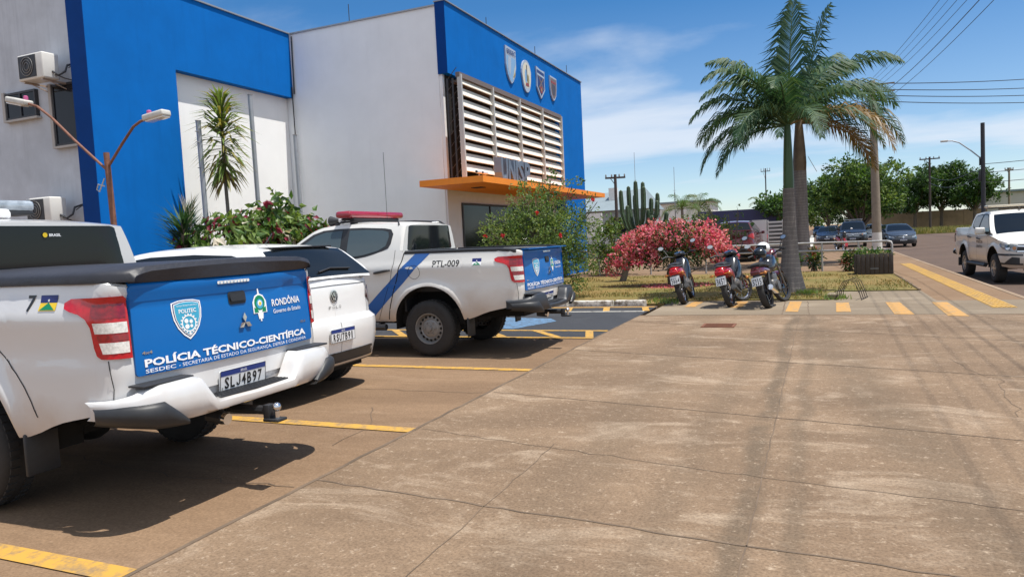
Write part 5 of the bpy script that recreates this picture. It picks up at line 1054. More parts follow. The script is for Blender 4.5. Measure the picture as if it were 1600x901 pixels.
# grass tufts on the lawn edge (nobody could count them)
mb = MB(); r = random.Random(9)
for k in range(15000):
    x, y = r.uniform(-8.9,1.95), 15.0+9.7*r.random()**1.5
    if (x > .2 and y < 17.45) or (x > -2.95 and y < 15.65): continue
    if noise.noise(Vector((x*.9, y*.9, 3))) < -.12+.3*r.random(): continue
    p = Vector((x, y, .018)); d = Vector((r.uniform(-.6,.6), r.uniform(-.6,.6), 1)); h = r.uniform(.025,.075); mb.add([p+Vector((-.009,0,0)), p+Vector((.009,0,0)), p+d*h], [(0,1,2)], 0 if r.random() < .55 else 1)
for k in range(500):
    x, y = r.choice([(r.uniform(-3.4,-2.7),r.uniform(14.9,15.7)), (r.gauss(-.25,.12),r.gauss(16.9,.12)), (r.gauss(.3,.12),r.gauss(15.75,.15)), (r.uniform(-8,-3.4), 14.98)]); p = Vector((x,y,.01)); d = Vector((r.uniform(-.7,.7), r.uniform(-.7,.7), 1)); mb.add([p+Vector((-.012,0,0)), p+Vector((.012,0,0)), p+d*r.uniform(.05,.13)], [(0,1,2)], 2)
tag(mb.build('lawn_grass', [leafmat('dry_grass', (.26,.18,.065), .2), leafmat('green_grass', (.12,.135,.03), .2), L_lite], smooth=0, fix=False), 'dry yellow green grass of the front lawn', 'grass', kind='stuff')
mb = MB()
for k in range(9000):
    x, y = r.uniform(5.5,30), 97.3+24*r.random()**1.6; p = Vector((x,y,-.12)); d = Vector((r.uniform(-.4,.4), r.uniform(-.4,.4), 1)); h = r.uniform(.25,.75); mb.add([p+Vector((-.06,0,0)), p+Vector((.06,0,0)), p+d*h], [(0,1,2)], 0 if r.random() < .5 else 1)
tag(mb.build('verge_weeds', [leafmat('weed_green', (.14,.16,.035), .2), leafmat('weed_straw', (.32,.27,.10), .2)], smooth=0, fix=False), 'tall weeds on the verge across the road', 'grass', kind='stuff')
# trees
tree('leafy_tree', 'big bright green tree over the parked cars behind the concrete pole', (3.75,75,-.2), 8.3, 8.6, 61, (L_mid, L_lite, L_dark), (4,4,3), 12000, .34, .3, .14, 'trees along the street', nb=14)
tree('leafy_tree', 'dark round crowned tree left in the clump by the brown wall', (13.0,119,-.2), 9.2, 8.0, 62, (L_dark, L_mid), (5,2), 6500, .42, .25, .28, 'trees along the street')
tree('leafy_tree', 'tallest dark tree, middle of the clump by the brown wall', (16.6,121,-.2), 10.1, 8.2, 63, (L_dark, L_mid, L_lite), (5,3,.6), 6500, .42, .25, .28, 'trees along the street')
tree('leafy_tree', 'dark tree right in the clump, next to the dark street pole', (20.2,118,-.2), 9.0, 7.4, 64, (L_dark, L_mid), (5,3), 5800, .42, .25, .28, 'trees along the street')
tree('leafy_tree', 'sparse tree behind the palm trunks with open branches', (-2.2,58,-.2), 5.2, 3.8, 65, (L_dark, L_mid), (3,3), 1700, .34, .12, .35, 'trees along the street')
for k, (x, y, h, w_, lb) in enumerate(((1.4,110,8.5,7,'dark shady tree over the far parked cars'), (-1.8,125,8.6,7,'yellow green tree just right of the taller palm trunk'), (-5.0,105,6.0,5,'low tree behind the slatted gate'), (4.6,130,9.0,8,'dark tree filling behind the bright green tree'), (9.0,132,7.5,7,'far tree between the bright tree and the dark clump'))):
    tree('leafy_tree', lb, (x,y,-.2), h, w_, 70+k, (L_mid, L_lite, L_olive) if k == 1 else (L_dark, L_mid, L_lite), (4,3,2) if k == 1 else (4,4,.8), 3600, .45, .2, .16, 'trees along the street')
for k, (x, y, lb) in enumerate(((-10.2,60,'small feathery palm beyond the cactus, left of its pair'), (-9.0,61,'small feathery palm beyond the cactus, right of its pair'), (-4.6,75,'tiny far palm above the dark blue wall'))):
    t = thing('garden_palm', lb, 'palm tree', (x,y,0), 0, 'far garden palms'); limbs('trunk', t, [([(0,0,0),(.05,0,1.5),(0,0,3.3)], .14, .11)], M_bark2)
    for j in range(13): frond(t, (0,0,3.3), j*2.4+k, R_(15+50*(j % 4)/3), 2.3, 1.5, [L_mid if j % 3 else L_olive, L_olive], 300+20*k+j, .6, 26)
mb = MB(); r = random.Random(77)
for k in range(9000):
    a = r.choice((0,0,1)); x = r.uniform(-120,-4) if a == 0 else r.uniform(22,140); y = r.uniform(130,200) if a == 0 else r.uniform(160,260); h = 2.6+1.6*noise.noise(Vector((x*.07,y*.02,0))); z = h*r.random()**.6-.2; leaf(mb, Vector((x,y,z)), rv(r), rv(r).normalized(), 1.6, 1.0, 0 if r.random() < .6 else 1)
tag(mb.build('far_treeline', [L_dark, L_mid], smooth=0, fix=False), 'far low line of trees along the horizon', 'trees', kind='stuff')
# ---------------------------------------------------------------- lamp, pipes, railing, planter, rack
M_rpole = mat('rusty_pole', (.19,.085,.055), .75, var=.4, vscale=7); M_galv = mat('galvanised_metal', (.33,.35,.38), .5, metal=.35, var=.12, vscale=6); M_conc = mat('pole_concrete', (.25,.205,.155), .9, var=.2, vscale=3, bump=.3, bscale=30); M_lampc = mat('lamp_casing', (.55,.54,.50), .45, var=.15, vscale=8)
t = thing('double_street_lamp', 'rusty two armed street lamp standing in front of the blue wall', 'street lamp', (-12.82,10.02,0))
mb = MB(); mb.tube([(.10,0,0),(.0,0,3.60)], [.060,.054], 12); mb.build('pole', M_rpole, t, smooth=60)
for pts, d, rot in (([(0,0,3.25),(-.9,0,3.95),(-1.5,0,4.45),(-1.9,0,4.72),(-2.15,0,4.80)], -1, R_(14)), ([(0,0,3.30),(.45,0,3.72),(.80,0,4.02),(1.0,0,4.10),(1.15,0,4.12)], 1, R_(6))):
    mb = MB(); mb.tube(pts, .026, 8); a = mb.build('arm', M_rpole, t, smooth=60); e = Vector(pts[-1]); M = Matrix.Translation(e) @ Matrix.Rotation(-d*rot, 4, 'Y')
    mb = MB(); x0, x1 = (0, .55) if d > 0 else (-.62, 0); mb.rbox(x0,-.11,-.05,x1,.11,.07,.035,3,0,M); mb.build('lamp_head', M_lampc, a)
    mb = MB(); mb.rbox(x0+.06 if d > 0 else x0+.02,-.085,-.075,x1-.02 if d > 0 else x1-.12,.085,-.045,.012,2,0,M); mb.build('lamp_lens', M_clear, a)
    mb = MB(); mb.lathe([(.045,0),(.045,.07),(.03,.085),(.001,.09)], 10, 'z', tuple(M @ Vector((d*.10,0,.065)))); mb.build('photocell', mat('pink_photocell', (.50,.10,.25), .4), a)
mb = MB(); mb.tube([(-.05,-.05,3.1),(-.22,-.05,2.85),(-.30,-.04,2.9),(-.25,-.04,3.0),(-.06,-.05,2.95)], .012, 5); mb.build('loose_cable', M_lampc, t)
for y, z, lb in ((12.98,4.66,'galvanised metal pole in front of the white panel, left of the dracaena'), (14.76,5.56,'tallest galvanised metal pole, right of the dracaena'), (16.42,4.72,'galvanised metal pole by the inner corner of the building')):
    t = thing('metal_pole', lb, 'pole', (-13.4,y,0), 0, 'bare metal poles by the white panel'); mb = MB(); mb.tube([(0,0,0),(-.03,0,z)], .058, 12); mb.build('shaft', M_galv, t, smooth=60); mb = MB()
    mb.tube([(-.03,0,z-.002),(-.03,0,z+.02)], .066, 12)
    if y < 13:
        for zz in (z-.25, z-.5, z-1.1): mb.tube([(0,0,zz),(0,-.14,zz)], .012, 5)
    mb.build('cap', M_steel, t)
rail_pts = [(-9.4,26.75),(-7.6,26.2),(-5.6,25.95),(-3.6,25.65),(-1.7,25.35),(.12,25.0),(2.02,23.95)]
M_rail = mat('grey_tube_railing', (.42,.41,.40), .5, metal=.2, var=.15, vscale=5)
t = thing('tube_railing', 'grey tubular metal railing running behind the lawn', 'railing', (.12,25.0,0)); off = lambda p, z: (p[0]-.12, p[1]-25.0, z)
for z in (.92, .66): mb = MB(); mb.tube([off(p, z) for p in rail_pts[:-1]]+([off((1.9,24.02), z), off((2.0,23.96), z-.03), off(rail_pts[-1], z-.10), off(rail_pts[-1], .0)] if z > .8 else [off(rail_pts[-1], z)]), .030, 8); mb.build('rail', M_rail, t, smooth=60)
for p in rail_pts[:-1]+[(1.15,24.43)]: mb = MB(); mb.tube([off(p, 0), off(p, .92)], .030, 8); mb.build('post', M_rail, t, smooth=60)
t = thing('wooden_planter', 'dark vertical plank planter box at the corner of the lawn', 'planter', (1.47,23.1,0)); M_plank = mat('weathered_dark_wood', (.055,.045,.04), .85, var=.35, vscale=7)
for k in range(8): mb = MB(); mb.rbox(-.46+.116*k,-.42,.02,-.46+.116*k+.104,-.385,.60+rnd.uniform(-.012,.012),.006); mb.build('plank', M_plank, t)
for k in range(6):
    mb = MB(); mb.rbox(.44,-.40+.13*k,.02,.475,-.40+.13*k+.118,.60+rnd.uniform(-.01,.01),.006); mb.build('plank', M_plank, t)
    mb = MB(); mb.rbox(-.495,-.40+.13*k,.02,-.46,-.40+.13*k+.118,.60,.006); mb.build('plank', M_plank, t)
mb = MB(); mb.box(-.455,-.38,.02,.435,.36,.52); mb.build('soil', G_dirt, t, smooth=0); mb = MB(); mb.rbox(-.12,-.428,.18,.10,-.421,.195,.003); mb.build('hasp', M_galv, t)
bush('planter_plant', 'low green plants growing out of the wooden planter', (1.47,23.1,.5), [((-.1,0,.10),(.38,.3,.12)),((.2,0,.08),(.25,.25,.10))], 500, .10, .045, (L_mid, L_lite, L_dark), (3,2,2), 58, 6, 'plant', None, 6, .08)
t = thing('bicycle_rack', 'small dark wire bicycle rack on the lawn edge', 'bike rack', (.60,15.75,0), R_(-14)); M_wire = mat('dark_wire', (.06,.045,.035), .6, metal=.4)
for y in (-.27,-.09,.09,.27): mb = MB(); mb.tube([(-.22,y,.0),(-.20,y,.16),(-.10,y,.36-.02*abs(y)),(.02,y,.40),(.12,y,.34),(.20,y,.14),(.24,y,.0)], .008, 5); mb.build('hoop', M_wire, t, smooth=60)
for x, z in ((-.21,.02),(.24,.02),(-.19,.17),(.19,.16)): mb = MB(); mb.tube([(x,-.32,z),(x,.32,z)], .009, 5); mb.build('cross_bar', M_wire, t, smooth=60)
t = tag(struct(sheet('concrete_block', [(.15,15.6),(.36,15.55),(.42,16.1),(.2,16.15)], .10, G_pale, .14)), None)
# ---------------------------------------------------------------- motorcycles
M_mred = mat('red_fairing', (.42,.008,.016), .22, coat=.9); M_mdark = mat('dark_red_fairing', (.10,.008,.012), .25, coat=.8); M_mblk = mat('gloss_black_fairing', (.012,.013,.018), .2, coat=.9); M_seat = mat('black_seat', (.018,.018,.02), .6); M_engine = mat('engine_grey', (.16,.155,.15), .45, metal=.6, var=.3, vscale=20); M_mirror = mat('sky_mirror', (.62,.60,.58), .06, metal=1); M_greyf = mat('grey_legshield', (.10,.10,.115), .35, coat=.5)
def moto(label, loc, rotz, kind, number, lean=-9, group='motorcycles parked on the concrete', steer=0):
    t = thing('motorcycle', label, 'motorcycle', loc, rotz, group); t.rotation_euler = (R_(lean), 0, R_(rotz)); big = kind == 'bike'; wb = 1.30 if big else 1.23; r = .30 if big else .285
    for x, nm, wd in ((0,'rear',.062 if big else .055),(wb,'front',.045)):
        mb = MB(); mb.lathe([(r*.80,-wd*.7),(r*.93,-wd),(r*.985,-wd*.7),(r,0),(r*.985,wd*.7),(r*.93,wd),(r*.80,wd*.7)], 32, 'y', close=True); w_ = mb.build('wheel', M_rubber, t, smooth=50); w_.location = (x,0,r)
        if x: w_.rotation_euler = (0,0,R_(steer))
        mb = MB(); mb.lathe([(r*.82,-wd*.55),(r*.76,-wd*.3),(r*.76,wd*.3),(r*.82,wd*.55)], 32, 'y', close=True)
        if big:
            for k in range(5): a = k*1.2566; mb.tube([(r*.12*math.cos(a),0,r*.12*math.sin(a)),(r*.78*math.cos(a),0,r*.78*math.sin(a))], .016, 6)
        else:
            for k in range(18): a = k*.349; b_ = a+(.3 if k % 2 else -.3); mb.tube([(r*.14*math.cos(b_),.03*(1 if k % 2 else -1),r*.14*math.sin(b_)),(r*.78*math.cos(a),0,r*.78*math.sin(a))], .0035, 4)
        mb.tube([(0,-.05,0),(0,.05,0)], .05 if big else .045, 12); mb.build('rim', M_mblk if big else M_chrome, w_, smooth=50)
    mb = MB(); mb.rbox(.42,-.11,.28,.78,.11,.50,.05,2); mb.rbox(.60,-.09,.42,.86,.09,.62 if big else .52,.04,2); mb.tube([(.55,-.16,.36),(.55,.16,.36)], .10, 14); mb.build('engine', M_engine, t, smooth=50)
    mb = MB(); mb.tube([(0,.10,r),(.45,.08,.34),(.85,.03,.62),(1.02,0,.86)], .022, 6); mb.tube([(0,-.10,r),(.45,-.08,.34)], .022, 6); mb.tube([(.05,.1,r+.02),(.22,.10,.68)], [.03,.03], 8); mb.tube([(.05,-.1,r+.02),(.22,-.10,.68)], [.03,.03], 8); mb.build('frame', M_plastic, t, smooth=50)
    mb = MB(); mb.tube([(.75,-.10,.30),(.45,-.13,.22),(.15,-.15,.28),(-.18,-.165,.38)], [.022,.028,.045,.052], 10); mb.tube([(-.18,-.165,.38),(-.20,-.165,.386)], .035, 10); mb.build('exhaust', M_chrome if big else M_engine, t, smooth=50)
    hx = wb-.26
    mb = MB()
    for sy in (.085,-.085): mb.tube([(wb,sy,r),(hx+.02,sy,.86)], .022, 8)
    mb.build('fork', M_engine, t, smooth=50)
    mb = MB(); arc = [(wb+(r+.04)*math.cos(a), (r+.04)*math.sin(a)+r) for a in np.linspace(-.1, 2.2, 10)]; mb.grid([[(a, y, z-.35*abs(y)**1.5*6*.3) for y in (-.075,-.05,0,.05,.075)] for a, z in arc]); mb.build('front_mudguard', M_mdark if big else M_mred, t, smooth=60)
    mb = MB(); mb.tube([(hx-.14,.36,1.02),(hx-.06,.28,1.04),(hx+.0,.10,.98),(hx+.0,-.10,.98),(hx-.06,-.28,1.04),(hx-.14,-.36,1.02)], .016, 8); hb = mb.build('handlebar', M_plastic, t, smooth=60); mb = MB()
    for sy in (1,-1): mb = MB(); mb.tube([(hx-.14,sy*.37,1.02),(hx-.07,sy*.27,1.04)], .022, 8); mb.build('grip', M_seat, hb)
    for sy in (1,-1):
        mb = MB(); mb.tube([(hx-.04,sy*.24,1.05),(hx-.0,sy*.29,1.16),(hx+.0,sy*.33,1.22)], .008, 5); ms = mb.build('mirror_stem', M_plastic, t); mb = MB()
        Mm = Matrix.Translation((hx-.01,sy*.36,1.25)) @ Matrix.Rotation(R_(20), 4, 'Y') @ Matrix.Rotation(R_(8*sy), 4, 'Z') @ Matrix.Scale(.7, 4, (0,0,1)); pr = [(.001,.0),(.055,.0)]; mb.lathe(pr, 18, 'x'); mb.v = [tuple(Mm @ Vector((-.006+v[0], v[1], v[2]))) for v in mb.v]; mb.build('mirror_glass', M_mirror, ms, smooth=0)
        mb = MB(); mb.lathe([(.062,.0),(.064,.012),(.05,.035),(.001,.05)], 18, 'x'); mb.v = [tuple(Mm @ Vector((-.003+v[0], v[1], v[2]))) for v in mb.v]; mb.build('mirror_shell', M_plastic if sy < 0 else M_whitec, ms)
    def loft(secs, nm, m, sub=None):
        mb = MB(); rows = []
        for x, w_, z0, z1 in secs: rows.append([(x, w_*math.copysign(abs(math.cos(a))**.75, math.cos(a)), (z0+z1)/2+(z1-z0)/2*math.copysign(abs(math.sin(a))**.75, math.sin(a))) for a in np.linspace(0, 2*math.pi, 16, endpoint=False)])
        mb.grid(rows, closed=True); n = len(mb.v)
        for b_ in (0, n-16): mb.f.append(tuple(b_+k for k in range(16))); mb.m.append(0)
        return mb.build(nm, m, sub or t, smooth=60)
    if big:
        loft([(-.30,.05,.70,.78),(-.22,.10,.64,.80),(-.05,.125,.62,.80),(.20,.13,.62,.76),(.40,.11,.60,.74)], 'tail_fairing', M_mdark); loft([(.45,.08,.66,.84),(.55,.14,.62,.92),(.75,.165,.62,.99),(.95,.13,.68,1.0),(1.08,.05,.80,.93)], 'fuel_tank', M_mblk)
        loft([(-.22,.09,.78,.84),(0,.13,.77,.88),(.25,.13,.75,.82),(.5,.10,.74,.82),(.58,.06,.76,.84)], 'seat', M_seat); loft([(1.0,.05,.90,.96),(1.08,.11,.84,1.08),(1.2,.12,.86,1.10),(1.28,.08,.90,1.04)], 'headlight_cowl', M_mdark)
        mb = MB(); mb.tube([(-.28,.12,.83),(-.30,0,.84),(-.28,-.12,.83),(.1,-.14,.80)], .012, 6); mb.tube([(-.28,.12,.83),(.1,.14,.80)], .012, 6); mb.build('grab_rail', M_plastic, t, smooth=60)
    else:
        loft([(-.28,.05,.68,.76),(-.20,.11,.60,.80),(-.05,.135,.56,.80),(.15,.145,.54,.78),(.35,.13,.46,.72),(.55,.08,.42,.62)], 'tail_fairing', M_mred); loft([(-.20,.10,.79,.86),(-.02,.135,.78,.89),(.25,.135,.76,.84),(.42,.10,.74,.83),(.5,.05,.76,.80)], 'seat', M_seat)
        loft([(.60,.05,.44,.60),(.72,.10,.36,.76),(.84,.16,.36,.93),(.93,.17,.42,.99),(1.02,.11,.60,1.0),(1.08,.05,.74,.98)], 'leg_shield', M_mblk); loft([(.88,.07,1.0,1.06),(.96,.13,.96,1.09),(1.06,.12,.92,1.08),(1.14,.06,.92,1.02)], 'headlight_cowl', M_mblk)
        loft([(.60,.04,.40,.50),(.85,.10,.34,.62),(1.0,.13,.40,.75),(1.1,.05,.5,.7)], 'front_fairing', M_mred)
        mb = MB(); mb.tube([(-.26,.12,.80),(-.34,0,.83),(-.26,-.12,.80),(.05,-.15,.79)], .013, 6); mb.tube([(-.26,.12,.80),(.05,.15,.79)], .013, 6); mb.build('grab_rail', M_greyf, t, smooth=60)
    mb = MB(); mb.rbox(-.335,-.09,.655 if big else .64,-.26,.09,.735,.025,3); mb.build('tail_light', M_red if not big else M_mdark, t); mb = MB(); mb.rbox(-.32,-.06,.40,-.28,.06,.66,.01); mb.tube([(-.29,0,.60),(-.02,0,.62)], .02, 6); mb.build('rear_mudguard', M_plastic, t)
    for sy in (1,-1): mb = MB(); mb.tube([(-.27,sy*.06,.66),(-.27,sy*.15,.66)], .010, 5); mb.ball((-.27,sy*.17,.66), .03, 6); mb.build('indicator', mat('orange_indicator', (.55,.20,.03), .25, coat=.8), t)
    p = plate_obj(t, number, -.335, 0, .535, tilt=.25, w=.20, h=.17, blue=False)
    mb = MB(); mb.tube([(.50,.10,.28),(.45,.26,.012)], .012, 6); mb.tube([(.60,-.30,.27),(.60,.30,.27)], .013, 6); mb.build('footrest', M_plastic, t); return t
moto('red and black scooter on the left, nearest the pink bush', (-2.56,15.0,0), 91, 'scooter', '5664', -13)
moto('red scooter in the middle with its spoked front wheel turned out', (-1.56,14.38,0), 84, 'scooter', '3657', -12, steer=-34)
moto('black motorcycle with dark red tail and two helmets, by the palm trunk', (-.85,14.12,0), 80, 'bike', '5215', -14, steer=-18)
def helmet(label, loc, m, rz):
    t = thing('helmet', label, 'helmet', loc, rz, 'helmets on the black motorcycle'); mb = MB(); n = 14
    rows = [[(.125*math.sin(math.pi*i/n)*math.cos(a)*1.08, .125*math.sin(math.pi*i/n)*math.sin(a), -.12*math.cos(math.pi*i/n)) for a in np.linspace(0,2*math.pi,24,endpoint=False)] for i in range(4, n+1)]; mb.grid(rows, closed=True); mb.build('shell', m, t, smooth=60)
    mb = MB(); mb.grid([[(.139*math.sin(el)*math.cos(a)*1.06, .131*math.sin(el)*math.sin(a), .126*math.cos(el)) for a in np.linspace(-1.1,1.1,12)] for el in np.linspace(1.05,1.75,6)]); mb.build('visor', M_glass, t, smooth=60); return t
helmet('black helmet hanging on the rear of the black motorcycle', (-1.02,14.42,1.0), M_mblk, R_(258)); helmet('white topped helmet on the tank of the black motorcycle', (-.98,14.80,1.10), M_whitec, R_(240))
# ---------------------------------------------------------------- vehicles
pickup('police_pickup','white police pickup with black bed cover, nearest the camera', (-4.82,3.51,0), math.pi, M_white, 'near', 'police pickups in the parking bays', cat='pickup truck')
pickup('police_pickup','dusty white police pickup with red roof light bar and open bed', (-4.79,9.17,0), math.pi, M_dirty, 'far', 'police pickups in the parking bays', cat='pickup truck')
hatchback('hatchback','white hatchback parked between the two police pickups', (-5.23,5.98,0), math.pi, M_whitec, 'rear', lo=False, scale=(1,1,1.045), text='RSU7B91')
pickup('pickup','dusty white pickup with roof bar facing us at the right kerb', (4.86,24.8,-.205), R_(-87), M_dirty, 'road', lo=True, cat='pickup truck')
pickup('pickup','black pickup with roof rack facing us behind the railing', (2.5,60.2,-.205), R_(-93), M_blackp, 'plain', lo=True, cat='pickup truck')
hatchback('hatchback','dark grey car facing us right of the concrete pole', (4.72,55.5,-.205), R_(-84), M_greyp, text='NCW1D84')
hatchback('hatchback','dark blue hatchback parked left of the black pickup', (.85,70.2,-.205), R_(-92), mat('dark_blue_paint', (.012,.022,.05), .2, coat=.8), text='OHV8A31')
hatchback('hatchback','silver white car half hidden behind the concrete pole', (5.0,78,-.205), R_(-90), M_whitec, text='RSV4C20')
for k, (x, y, lb, m) in enumerate(((.3,112,'far dark car under the street trees, leftmost of three',M_blackp),(2.1,118,'far grey car under the street trees, middle of three',M_greyp),(3.5,112,'far maroon car under the street trees, rightmost of three',M_maroon))): hatchback('hatchback', lb, (x,y,-.205), R_(-90), m, group='far cars under the trees', text='ABC1D23')
hatchback('sport_utility_car','dark red and black car with rear window above the bougainvillea', (-3.45,34.2,0), R_(88), M_maroon, scale=(1.1,1.04,1.22), text='NBX3E57'); hatchback('sport_utility_car','second dark red car peeking out beside the white panel', (-3.12,38.9,.0), R_(88), M_maroon, scale=(1.1,1.04,1.1), text='NEA6F02')
# ---------------------------------------------------------------- poles, wires
t = thing('concrete_pole', 'round concrete power pole with white painted foot by the planter', 'utility pole', (2.86,42,0)); mb = MB(); mb.tube([(0,0,0),(-.13,0,8.75)], [.235,.145], 16); mb.build('shaft', M_conc, t, smooth=60); mb = MB(); mb.tube([(0,0,0),(-.016,0,.95)], [.242,.236], 16); mb.build('painted_foot', P_whi if False else mat('white_pole_paint', (.62,.60,.56), .8, var=.15, vscale=4), t, smooth=60); mb = MB()
for z in (8.5,8.1,7.7): mb.box(-.5,-.04,z,.9,.04,z+.06)
mb.build('cross_arm', M_conc, t, smooth=0)
def wire(label, pts, r=.011, sag=.0, cat='power line', group='overhead lines along the near kerb'):
    a, b = Vector(pts[0]), Vector(pts[1]); mb = MB(); mb.tube([a.lerp(b, i/24)+Vector((0,0,-sag*4*(i/24)*(1-i/24))) for i in range(25)], r, 5); return tag(mb.build('power_line', M_plastic, smooth=60), label, cat, group)
for x0, z0, x1, z1, r, lb in ((2.45,8.60,3.63,7.85,.008,'leftmost overhead line from the concrete pole'),(2.65,8.62,3.85,7.80,.006,'second overhead line from the left, from the concrete pole'),(2.95,8.60,4.08,7.78,.008,'third overhead line from the left, from the concrete pole'),(3.25,8.58,4.32,7.74,.008,'fourth overhead line from the left, from the concrete pole'),(3.45,8.2,4.50,7.6,.013,'thick bundled overhead line, fifth from the left'),(3.55,7.85,4.75,7.45,.010,'rightmost overhead line from the concrete pole')):
    wire(lb, ((x0,42,z0),(x1,21,z1)), r, .18); wire(lb.replace('from the concrete pole', 'where it passes over the camera') if 'pole' in lb else 'thick bundled overhead line where it passes over the camera', ((x1,21,z1),(x1-.35,-14,z1+.55)), r*.75, .12)
t = thing('street_pole', 'tall dark street pole with curved lamp arm beyond the right pickup', 'street lamp', (12.65,70,-.2)); mb = MB(); mb.tube([(0,0,0),(-.05,0,9.35)], [.17,.15], 12); mb.build('shaft', mat('dark_pole', (.035,.035,.04), .7), t, smooth=60); mb = MB(); mb.tube([(0,0,6.3),(-.9,0,7.2),(-1.7,0,7.9),(-2.2,0,8.1),(-2.6,0,8.12)], .05, 8); a = mb.build('lamp_arm', M_galv, t, smooth=60); mb = MB(); mb.rbox(-3.05,-.14,8.05,-2.5,.14,8.2,.05); mb.build('lamp_head', M_lampc, a); mb = MB(); mb.rbox(-.35,-.1,4.6,-.18,.1,5.5,.03); mb.tube([(-.25,0,5.9),(-.25,0,6.6)], .06, 6); mb.build('terminal_box', M_plastic, t)
def tpole(label, loc, h, arm, m=M_plastic, az=0, group='utility poles', r=1):
    t = thing('utility_pole', label, 'utility pole', loc, az, group); mb = MB(); mb.tube([(0,0,0),(0,0,h)], [.16*r,.12*r], 10); mb.build('shaft', m, t, smooth=60)
    if arm: 
        mb = MB(); mb.box(-arm,-.06*r,h-.2-.15*r,arm,.06*r,h-.2); mb.tube([(-arm*.5,0,h-.3),(0,0,h-.9)], .03*r, 5); mb.build('cross_arm', m, t, smooth=0); mb = MB()
        for x in (-arm*.92,-arm*.35,arm*.4,arm*.92): mb.lathe([(.05*r,h-.2),(.07*r,h-.1),(.04*r,h+.02),(.001,h+.05)], 8, 'z', (x,0,0))
        mb.build('insulator', M_steel, t)
    return t
M_dpole = mat('dark_wood_pole', (.06,.045,.04), .85, var=.2)
tpole('dark T shaped utility pole among the trees across the road', (13.45,107,-.2), 9.7, 1.15, M_dpole); tpole('dark utility pole with cross arm before the grey roofed house', (-15.7,60,0), 6.6, .85, M_dpole, R_(20)); tpole('thin pole with small cross bar left of the palm trunks', (-3.66,60,0), 6.1, .35, M_dpole, r=.35); tpole('thin utility pole far right above the pickup roof', (24.3,118,-.2), 8.2, .5, M_conc); tpole('dark far pole at the right edge above the pickup roof', (29.2,125,-.2), 7.6, 0, M_dpole)
for x, h, lb in ((-14.0,8.3,'thin radio mast, left of two behind the cactus'), (-10.75,6.8,'thin radio mast, right of two behind the cactus')):
    t = thing('radio_mast', lb, 'mast', (x,60,0), 0, 'radio masts'); mb = MB(); mb.tube([(0,0,0),(0,0,h*.7)], .045, 6); mb.tube([(0,0,h*.7),(0,0,h)], .02, 5); mb.build('shaft', M_galv, t); mb = MB(); [mb.tube([(-.12,0,h*q),(.12,0,h*q)], .015, 4) for q in (.55,.65,.72)]; mb.build('aerial', M_galv, t)
gx = 'wires across the far street'
for x0, z0, x1, z1, lb in ((2.8,8.65,44,13.6,'topmost wire sloping up to the right edge of the sky'),(2.8,8.35,44,12.6,'second wire sloping to the right edge of the sky'),(2.8,8.05,44,11.9,'third wire sloping to the right edge of the sky'),(2.8,7.75,44,11.2,'lowest wire of the upper four at the right edge')): wire(lb, ((x0,42.2,z0),(x1*.62,70,z1*.92)), .022, .55, group=gx)
for dz, lb in ((5.9,'upper wire from the dark street pole to the right'),(5.2,'middle wire from the dark street pole to the right'),(4.4,'lower wire from the dark street pole to the right')): wire(lb, ((12.6,70,dz-.1),(34,62,dz+3.0)), .025, .9, group=gx)
for dz, lb in ((5.8,'upper wire from the dark street pole down to the trees'),(5.0,'lower wire from the dark street pole down to the trees')): wire(lb, ((12.6,70,dz-.1),(13.4,107,dz+1.2)), .025, .8, group=gx)
# ---------------------------------------------------------------- far buildings and walls
def bpart(name, m, parent, *boxes): mb = MB(); [mb.box(*b) for b in boxes]; return mb.build(name, m, parent, smooth=0)
M_roofg = mat('grey_fibre_roof', (.20,.25,.28), .8, var=.12, vscale=1.5); M_wallg = mat('grey_green_wall', (.34,.38,.38), .9, var=.08, vscale=1); M_wallw = mat('plain_white_wall', (.72,.72,.70), .9, var=.05, vscale=1); M_wallb = mat('dark_blue_wall', (.045,.05,.12), .9, var=.15, vscale=1); M_brown = mat('brown_block_wall', (.24,.17,.12), .9, var=.25, vscale=.8)
t = thing('house', 'single storey house with grey sloped roof behind the cactus', 'house', (-16.6,62,0)); bpart('wall', M_wallg, t, (-3.6,0,0,3.0,6,3.7)); mb = MB(); mb.add([(-4.2,-.6,3.65),(3.3,-.6,3.65),(3.3,6.6,3.65),(-4.2,6.6,3.65),(-3.0,3,5.35),(2.4,3,5.55)], [(0,1,5,4),(1,2,5),(2,3,4,5),(3,0,4),(3,2,1,0)]); mb.build('roof', M_roofg, t, smooth=0); bpart('window', M_win, t, (-.2,-.03,1.6,1.2,.01,3.0)); bpart('chimney', M_wallw, t, (-.6,1.2,4.6,.1,1.9,5.7)); bpart('awning', M_roofg, t, (.4,-2.2,2.4,3.0,-.62,2.5))
t = tag(bpart('boundary_wall', M_wallw, None, (-18.3,56,0,-15.9,56.2,3.3)), 'bright white wall piece left of the cactus', 'wall'); t = tag(bpart('boundary_wall', M_wallb, None, (-8.6,58,0,-2.85,58.2,2.95)), 'long dark blue wall behind the red cars', 'wall')
t = tag(bpart('boundary_wall', mat('grey_low_wall', (.42,.45,.47), .9, var=.08), None, (-30,48,0,-8.8,48.2,1.45)), 'low pale grey wall behind the shrubs', 'wall')
t = thing('house', 'flat white building behind the small far palms', 'house', (-12.5,80,0)); bpart('wall', M_wallw, t, (-3.5,0,0,2.0,6,4.6)); bpart('roof', M_roofg, t, (-3.8,-.3,4.602,2.3,6.3,4.8)); bpart('window', M_win, t, (-2.2,-.03,1.6,-.8,.01,2.8))
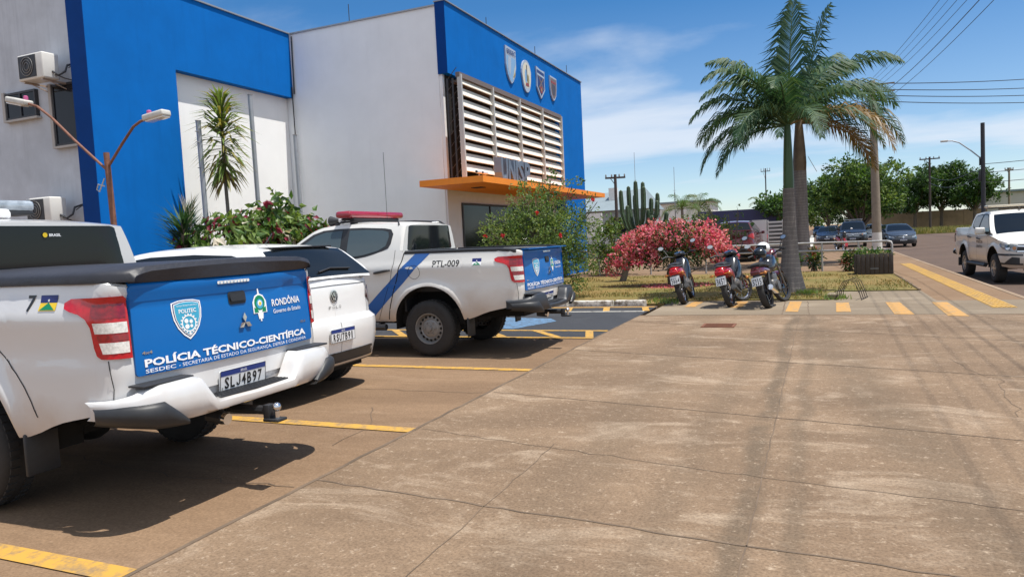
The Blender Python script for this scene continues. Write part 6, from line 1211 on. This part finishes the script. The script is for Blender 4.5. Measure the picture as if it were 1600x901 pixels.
t = tag(bpart('entry_panel', M_wallw, None, (-2.98,37.5,0,-2.30,37.62,1.88)), 'white rectangular panel beside the slatted gate', 'panel')
t = thing('slatted_gate', 'white horizontal slat gate seen beside the palm trunk', 'gate', (-2.26,37.5,0)); 
for k in range(9): mb = MB(); mb.box(.03,.0,.18+.19*k,1.35,.03,.18+.19*k+.075); mb.build('slat', M_wallw, t, smooth=0)
for x in (0,.68,1.35): mb = MB(); mb.box(x,.031,0,x+.05,.08,1.85); mb.build('post', M_wallw, t, smooth=0)
bpart('backing', mat('grey_board', (.16,.16,.16), .9), t, (0,.12,0,1.4,.14,1.8))  # plain grey board behind the slats
t = thing('boundary_wall', 'long brown block wall across the road behind the weeds', 'wall', (16,126,-.2)); mb = MB(); mb.box(-9.5,0,0,7,.25,2.95); mb.build('blocks', M_brown, t, smooth=0); mb = MB(); [mb.box(-9.5+2.75*k,-.06,0,-9.3+2.75*k,-.002,3.0) for k in range(7)]; mb.build('pilasters', M_brown, t, smooth=0)
t = thing('warehouse', 'pale flat roofed building at the far right above the pickup', 'building', (27.5,128,-.2)); bpart('wall', mat('pale_render', (.50,.48,.45), .9, var=.1, vscale=.5), t, (-4.2,0,0,12,9,5.2)); bpart('roof', M_roofg, t, (-4.5,-.4,5.2,12.3,9.4,5.5)); bpart('door', M_brown, t, (-2.5,-.05,0,1.0,.0,2.8)); bpart('side_block', M_brown, t, (1.4,-1.2,0,12,-.01,3.2))
t = thing('house', 'low house with pale tin roof behind the dark tree clump', 'house', (11.5,150,-.2)); bpart('wall', M_brown, t, (-4,0,0,5,6,3.4)); bpart('roof', M_roofg, t, (-4.4,-.5,3.402,5.4,6.5,4.2))
t = thing('gate_hut', 'small reddish hut at the end of the far street', 'hut', (-1.6,88,-.2)); bpart('wall', mat('salmon_wall', (.42,.22,.16), .9, var=.1), t, (-.6,0,0,.6,1.2,1.9)); bpart('roof', M_brown, t, (-.7,-.1,1.902,.7,1.3,2.1))
moto('parked motorcycle seen through the railing beyond the lawn', (1.0,44.5,0), -75, 'scooter', '1402', -6, group='motorcycles parked on the concrete')
